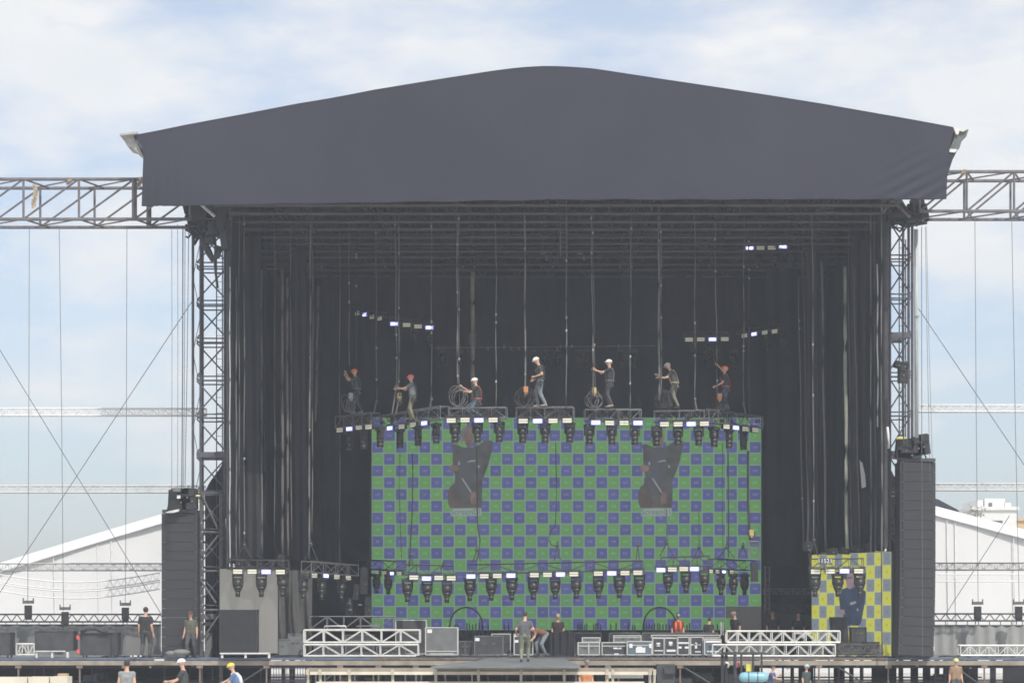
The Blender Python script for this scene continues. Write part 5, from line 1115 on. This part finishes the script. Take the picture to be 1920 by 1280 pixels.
def person(label, loc, yaw, H, cols, hands=(None,None), feet=None, lean=0, bow=0, hip=None, hat='helmet', hatc=None, harness=None, hairc=(.05,.035,.03), group=None, sleeves=True, vest=None, tilt=0, seat=False):
    """local frame: forward -Y, up Z, +X side.  hands are (forward, side, up) offsets from the shoulder"""
    s = H/1.75; F = lambda f_, sd_, u_: V((sd_, -f_, u_))*s
    t = thing('person', label, 'person', loc, group, yaw); t.scale = (1.1, 1.1, 1)
    hf, hu = hip if hip else (0, .93)
    hp = F(hf, 0, hu); la = R(lean); td = V((math.sin(R(tilt)), -math.sin(la), math.cos(la))).normalized()
    hd = V((math.sin(R(tilt)), -math.sin(R(lean+bow)), math.cos(R(lean+bow)))).normalized()
    fw = V((0, -math.cos(la), -math.sin(la)))
    chest = hp+td*.36*s; nb = hp+td*.52*s; hc = nb+hd*.205*s; side = V((1,0,0))
    hfw = V((0, -math.cos(R(lean+bow)), -math.sin(R(lean+bow))))
    bd = MB(); sh = MB(); tr_ = MB()
    # torso
    bd.caps(hp+side*.07*s, .105*s, chest+side*.06*s, .11*s); bd.caps(hp-side*.07*s, .105*s, chest-side*.06*s, .11*s); bd.caps(chest+side*.02*s, .11*s, nb-td*.06*s, .09*s)
    bd.caps(nb-td*.08*s, .058*s, hc-hd*.08*s, .052*s)
    # head
    bd.ball(hc+hd*.02*s-hfw*.012*s, (.076*s,.094*s,.105*s), 14, 10); bd.caps(hc-hd*.055*s+hfw*.03*s, .05*s, hc+hfw*.02*s, .06*s)
    bd.caps(hc-hd*.01*s+hfw*.088*s, .012*s, hc-hd*.035*s+hfw*.105*s, .015*s, 6)
    for sg in (-1,1): bd.caps(hc+side*sg*.08*s-hd*.01*s, .012*s, hc+side*sg*.082*s+hd*.02*s, .016*s, 6)
    rr = [1.14, 1.14]
    sh.caps(hp+side*.068*s+td*.03*s, .125*s, chest+side*.062*s, .127*s); sh.caps(hp-side*.068*s+td*.03*s, .125*s, chest-side*.062*s, .127*s)
    sh.caps(chest, .13*s, nb-td*.075*s, .10*s); sh.caps(chest-td*.15*s+fw*.03*s, .11*s, chest+fw*.02*s, .115*s)
    fingers = MB()
    for i, sg in enumerate((-1, 1)):
        so_ = nb-td*.06*s+side*sg*.165*s
        tgt = hands[i]
        wr = so_+(F(*tgt) if tgt else F(.04, sg*.07, -.53))
        el, wr = ik(so_, wr, .29*s, .255*s, V((sg*.35, .55, -.6)) if tgt else V((sg*.2,1,0)))
        bd.caps(nb-td*.05*s, .06*s, so_, .06*s); bd.caps(so_, .055*s, el, .04*s); bd.caps(el, .041*s, wr, .027*s)
        sh.caps(chest+td*.08*s+side*sg*.03*s, .08*s, so_, .072*s)
        sh.caps(so_, .073*s, so_.lerp(el, .62 if sleeves else .3), .06*s)
        if sleeves == 'long': sh.caps(so_.lerp(el,.6), .06*s, el, .055*s); sh.caps(el, .055*s, wr, .04*s)
        # hand: palm, four fingers, thumb
        hd_ = (wr-el).normalized(); nrm_ = hd_.cross(V((0,0,1))); nrm_ = nrm_.normalized() if nrm_.length > .2 else V((1,0,0)); acr = nrm_.cross(hd_).normalized()
        pc = wr+hd_*.085*s
        bd.caps(wr, .024*s, pc-acr*.018*s, .02*s, 8); bd.caps(wr, .024*s, pc+acr*.018*s, .02*s, 8)
        cur = .75 if tgt else .35
        for k_, (off, ln) in enumerate(((-.031,.06),(-.011,.075),(.010,.08),(.031,.07))):
            a = pc+acr*off*s; b1 = a+(hd_*math.cos(cur*.6)+nrm_*math.sin(cur*.6))*ln*.5*s; b2 = b1+(hd_*math.cos(cur*1.6)+nrm_*math.sin(cur*1.6))*ln*.5*s
            fingers.tube([a-hd_*.01*s, a, b1, b2], .0085*s, 6)
        a = wr+hd_*.03*s+acr*.022*s; fingers.tube([a, a+(acr*.6+hd_*.6+nrm_*.3)*.035*s, a+(acr*.7+hd_*1.2+nrm_*.9)*.045*s], .0095*s, 6)
    fl_ = feet if feet else ((.05,-.12,0),(-.04,.12,0))
    shoes = []
    for i, sg in enumerate((-1,1)):
        hj = hp+side*sg*.09*s-V((0,0,.02*s)); an = F(fl_[i][0], fl_[i][1], fl_[i][2]+.085)
        kn, an = ik(hj, an, .44*s, .42*s, V((sg*.15,-1,.15)))
        bd.caps(hj, .085*s, kn, .052*s); bd.caps(kn, .052*s, an, .036*s)
        tr_.caps(hj+V((0,0,.02)), .108*s, kn, .072*s); tr_.caps(kn, .071*s, an+V((0,0,.02)), .055*s)
        sb = MB(); sb.caps(an+F(-.03,0,-.045), .04*s, an+F(.13,0,-.055), .034*s); sb.caps(an+F(0,0,0), .046*s, an+F(-.02,0,-.04), .045*s); shoes.append(sb)
    tr_.caps(hp+side*.06*s, .122*s, hp-side*.06*s, .122*s); tr_.caps(hp+side*.06*s+td*.07*s, .112*s, hp-side*.06*s+td*.07*s, .112*s)
    me = remesh(bd, .016*s, 'body'); b2 = MB(); addmesh(b2, me); b2._add(fingers.v, fingers.f)
    b2.mi = 1
    for sg in (-1,1): b2.ball(hc+side*sg*.03*s+hfw*.082*s+hd*.012*s, .012*s, 6, 4)
    b2.mi = 2; b2.caps(hc-hd*.058*s+hfw*.076*s-side*.018*s, .007*s, hc-hd*.058*s+hfw*.076*s+side*.018*s, .007*s, 6)
    b2.build('body', [M_skin, M_dark, mat('lips', (.4,.18,.15), .5, var=0)], t, True, local=True)
    for nm, mb_, mm in (('shirt', sh, cols[0]), ('trousers', tr_, cols[1])):
        me = remesh(mb_, .022*s, nm); q = MB(); addmesh(q, me); q.build(nm, mm, t, True, local=True)
    for sb in shoes: sb.build('shoe', cols[2] if len(cols) > 2 else mat('shoe_black', (.03,.03,.03), .6), t, True, local=True)
    if hat in ('helmet','cap'):
        q = MB(); ctr = hc+hd*.035*s; k_ = 8; n_ = 16; rx, ry, rz_ = (.098*s,.118*s,.10*s) if hat == 'helmet' else (.086*s,.105*s,.085*s)
        B_ = Matrix((side, -hfw, hd)).transposed()
        vs_ = [ctr+B_@V((0,0,rz_))]
        for a in range(1, k_+1):
            th = math.pi/2*1.06*a/k_
            for j in range(n_): ph = 2*math.pi*j/n_; vs_.append(ctr+B_@V((rx*math.sin(th)*math.cos(ph), ry*math.sin(th)*math.sin(ph), rz_*math.cos(th))))
        fs = [(0,1+j,1+(j+1)%n_) for j in range(n_)]+[(1+a*n_+j, 1+(a+1)*n_+j, 1+(a+1)*n_+(j+1)%n_, 1+a*n_+(j+1)%n_) for a in range(k_-1) for j in range(n_)]
        q._add(vs_, fs)
        q.slab([ctr+B_@V((rx*1.02*math.sin(a_), -ry*(.8 if hat=='helmet' else .75)-(.055 if hat=='helmet' else .085)*s*math.cos(a_), -.004)) for a_ in (-1.4,-.9,-.3,.3,.9,1.4)], B_@V((0,0,.014)))
        if hat == 'helmet': q.tube([ctr+B_@V((rx*.9*c_, -.02, -.02*s)) for c_ in (-1,)]+[hc-hd*.10*s+hfw*.03*s]+[ctr+B_@V((rx*.9, -.02, -.02*s))], .006, 4)
        q.build(hat, mat('hat_'+label.split()[0]+str(len(MATS)), hatc, .35, var=.05), t, True, local=True)
    if hat in ('hair','cap'):
        q = MB(); q.ball(hc+hd*.03*s-hfw*.022*s, (.083*s,.098*s,.102*s), 12, 8); q.build('hair', mat('hair_%.2f' % hairc[0], hairc, .8), t, True, local=True)
    if harness:
        q = MB(); 
        for sg in (-1,1):
            q.tube([hp+side*sg*.11*s+fw*.11*s, chest+side*sg*.09*s+fw*.14*s, nb+side*sg*.08*s+fw*.04*s, nb+side*sg*.08*s-fw*.09*s, chest-fw*.145*s, hp-fw*.13*s+side*sg*.08*s], .017*s, 5)
            q.tube([hp+side*sg*.20*s+V((0,0,-.02)), hp+side*sg*.15*s+fw*.13*s-V((0,0,.16)), hp+side*sg*.04*s+V((0,0,-.2)), hp+side*sg*.14*s-fw*.13*s-V((0,0,.14)), hp+side*sg*.20*s-V((0,0,.02))], .016*s, 5)
        q.tube([hp+td*.05*s+V((.20*s*math.cos(a_), .145*s*math.sin(a_), 0)) for a_ in [j*math.pi/8 for j in range(17)]], .022*s, 5)
        q.build('harness', mat('webbing_%.2f' % harness[0], harness, .8), t, True, local=True)
        g_ = MB(); g_.box(hp+side*.19*s-V((0,0,.12*s)), (.08,.12,.2)); g_.bar(hp+side*.2*s, hp+side*.22*s-V((0,0,.35*s)), .012, 5); g_.build('tool_pouch', M_black, t, local=True)
    if vest:
        q = MB()
        for sg in (-1,1):
            q.tube([hp+side*sg*.09*s+fw*.14*s, chest+side*sg*.09*s+fw*.14*s, nb+side*sg*.09*s+fw*.05*s-td*.02*s, nb+side*sg*.09*s-fw*.07*s-td*.04*s, chest-fw*.13*s+side*sg*.08*s, hp-fw*.12*s+side*sg*.08*s], .05*s, 6)
        q.build('vest', mat('vest_%.2f%.2f' % vest[:2], vest, .7), t, True, local=True)
    return t
c_dg = cloth('dark_green', (.05,.075,.07)); c_gr = cloth('grey', (.17,.18,.19)); c_bk = cloth('black', (.03,.03,.033)); c_dgr = cloth('charcoal', (.055,.06,.06)); c_kh = cloth('khaki', (.24,.22,.14)); c_jn = cloth('jeans', (.10,.14,.19)); c_gj = cloth('grey_jeans', (.2,.23,.26)); c_ol = cloth('olive', (.11,.11,.085)); c_tan = cloth('taupe', (.21,.19,.16)); c_lg = cloth('light_grey', (.27,.28,.28)); c_gn = cloth('green_khaki', (.22,.23,.16)); c_fp = cloth('faded_black', (.075,.075,.08))
LFT = -math.pi/2
def at(px, py, d): return P(px, py, d)
def hgt(p0, p1, d): return (p1-p0)/K*d
# riggers
def on(px, py_feet, d): return P(px, py_feet, d)
person('rigger in orange helmet and dark green shirt tugging a line on the leftmost truss', on(670,775,84.2), LFT, 1.70, (c_dg, c_fp, mat('shoe_grey', (.25,.25,.25), .7)), ((.34,.05,.22),(.36,.0,.10)), ((.12,-.12,0),(-.16,.10,0)), 8, 0, None, 'helmet', (.95,.20,.05), (.18,.18,.2))
person('rigger in pink helmet, grey shirt and camouflage trousers gripping a line', on(774,790,81.9), LFT, 1.74, (c_gr, c_kh), ((.46,.02,-.08),(.50,-.04,-.16)), ((.05,-.13,0),(-.05,.13,0)), 4, 5, None, 'helmet', (.95,.17,.19), (.1,.1,.1))
person('rigger in white helmet and jeans kneeling over a truss edge', on(896,785,80.4), LFT, 1.72, (c_bk, c_jn), ((.48,.04,.05),(.46,0,-.12)), ((.24,-.1,-.02),(-.10,.12,.02)), 6, 8, (.0,.70), 'helmet', (.92,.92,.9), (.45,.16,.12))
person('rigger in white helmet with bowed head and grey jeans on the central truss', on(1013,762,80.3), LFT, 1.82, (c_dgr, c_gj, mat('shoe_tan', (.35,.28,.2), .7)), ((.18,.06,-.42),(.16,0,-.34)), ((.08,-.1,0),(-.16,.1,0)), 2, 28, None, 'helmet', (.95,.95,.93), (.08,.08,.08))
person('rigger in white helmet holding both bare arms out to a line', on(1143,763,80.9), LFT, 1.74, (c_bk, c_fp, mat('shoe_tan', (.35,.28,.2), .7)), ((.47,.02,.03),(.50,-.02,-.03)), ((.0,-.1,0),(-.06,.1,0)), 0, 6, None, 'helmet', (.9,.9,.86), (.2,.2,.22))
person('rigger in pale blue helmet with tan harness bending to a cable', on(1263,766,81.6), LFT, 1.74, (c_dgr, c_tan), ((.44,.02,-.10),(.42,0,-.22)), ((.08,-.12,0),(-.14,.12,0)), 16, 14, (-.05,.93), 'helmet', (.45,.55,.6), (.5,.4,.24))
person('rigger in orange helmet reaching one arm overhead on the rightmost truss', on(1360,772,82.6), LFT, 1.72, (c_bk, c_jn), ((.20,.02,.42),(.30,.0,-.40)), ((.14,-.1,0),(-.1,.12,0)), 10, -20, (-.04,.93), 'helmet', (.95,.24,.07), (.40,.12,.12))
# stage people
person('man in black shirt standing at the left deck edge looking away', V((PX(273,80.4),CY+80.4,ZD)), R(170), 1.84, (c_bk, c_fp), (None,None), ((.03,-.12,0),(-.03,.12,0)), 0, 8, None, 'hair')
person('man in olive shirt and dark red cap walking on the left deck', V((PX(358,80.15),CY+80.15,ZD)), R(-10), 1.70, (c_ol, c_fp), (None,None), ((.14,-.08,0),(-.16,.1,0)), 2, 12, None, 'cap', (.12,.045,.055))
person('man in green trousers and dark grey shirt walking away on the runway', V((PX(984,73),CY+73,ZD)), R(175), 1.66, (cloth('slate', (.11,.11,.12)), c_gn), ((.14,-.12,-.36),(.14,.12,-.40)), ((.16,-.09,0),(-.12,.1,0)), 6, 22, None, 'cap', (.10,.07,.07))
person('man in jeans bending down beside the black draped box', on(1014,1230,80.9), R(-60), 1.70, (cloth('rust', (.22,.10,.07)), c_gj), ((.3,.02,-.42),(.28,0,-.45)), ((.05,-.12,0),(-.12,.12,0)), 72, 10, (-.16,.86), 'hair', None, None, (.08,.05,.04))
person('man in dark jacket behind the black draped box with pale hair', V((PX(1046,84),CY+84,ZD)), 0, 1.60, (cloth('maroon_black', (.05,.03,.03)), c_fp), (None,None), None, 3, 5, None, 'hair', None, None, (.40,.36,.22))
person('worker in bright orange vest behind the right flight cases', V((PX(1271,84.2),CY+84.2,ZD)), 0, 1.62, (cloth('brick', (.22,.05,.04)), c_fp), (None,None), None, 0, 12, None, 'cap', (.35,.35,.35), None, (.05,.035,.03), None, True, (.75,.16,.06))
person('man in black shirt crouching behind the rightmost flight cases', V((PX(1327,84.4),CY+84.4,ZD)), R(150), 1.48, (c_bk, c_fp), (None,None), None, 14, 10, None, 'cap', (.30,.28,.24))
person('man in black with pale cap behind the upper right truss section', V((PX(1380,84.4),CY+84.4,ZD)), R(-50), 1.72, (c_bk, c_fp), (None,None), None, 6, 8, None, 'cap', (.42,.36,.32))
person('distant worker in red cap right of the video wall', V((PX(1449,88),CY+88,ZD)), 0, 1.72, (c_bk, c_bk), (None,None), None, 0, 0, None, 'cap', (.5,.05,.09))
person('distant shadowy worker with dark hair right of the video wall', V((PX(1497,88),CY+88,ZD)), 0, 1.66, (c_bk, c_bk), (None,None), None, 0, 0, None, 'hair')
person('worker in blue helmet and orange shirt behind the gear at the yellow screen', V((PX(1602,82.6),CY+82.6,ZD)), R(20), 1.62, (cloth('orange', (.75,.17,.05)), c_fp), (None,None), None, 4, 15, None, 'helmet', (.10,.28,.60))
# ground people in front
person('man in grey sleeveless shirt seen from behind at the bottom left', V((PX(238,63),CY+63,0)), R(178), 1.76, (c_lg, c_fp), (None,None), None, 0, 6, None, 'cap', (.22,.24,.23), None, (.05,.035,.03), None, False)
person('worker in white hard hat and dark green shirt holding something forward', V((PX(345,64),CY+64,0)), LFT, 1.78, (c_dgr, c_jn), ((.42,.0,-.28),(.38,.02,-.36)), None, 2, 10, None, 'helmet', (.85,.85,.85))
person('worker in yellow hard hat with white vest over a blue shirt', V((PX(447,65),CY+65,0)), LFT, 1.66, (cloth('blue_shirt', (.12,.20,.36)), c_jn), ((.45,.0,-.30),(.35,0,-.4)), ((.1,-.1,0),(-.2,.1,0)), 14, 8, None, 'helmet', (.8,.62,.08), None, (.05,.035,.03), None, True, (.7,.7,.72))
person('worker in grey cap peering over the right of the walkway', V((PX(1099,70.5),CY+70.5,0)), R(20), 1.66, (cloth('orange_tee', (.6,.25,.12)), c_fp), (None,None), None, 0, 20, None, 'cap', (.18,.19,.21))
person('worker in pale blue hard hat with face lit orange under the right deck', V((PX(1512,76),CY+76,0)), R(40), 1.36, (c_dg, c_fp), (None,None), None, 0, 4, None, 'helmet', (.5,.6,.68))
person('worker in blue overalls beside the light blue tank', V((PX(1446,77),CY+77,0)), R(60), 1.30, (cloth('navy', (.08,.12,.24)), c_jn), ((.4,.0,-.1),(.3,0,-.3)), None, 6, 4, None, 'hair')
person('worker in wide yellow hat below the deck under the curved speaker column', V((PX(1792,77),CY+77,0)), R(0), 1.55, (cloth('ochre', (.3,.2,.12)), c_fp), (None,None), None, 0, 12, None, 'helmet', (.75,.65,.25))
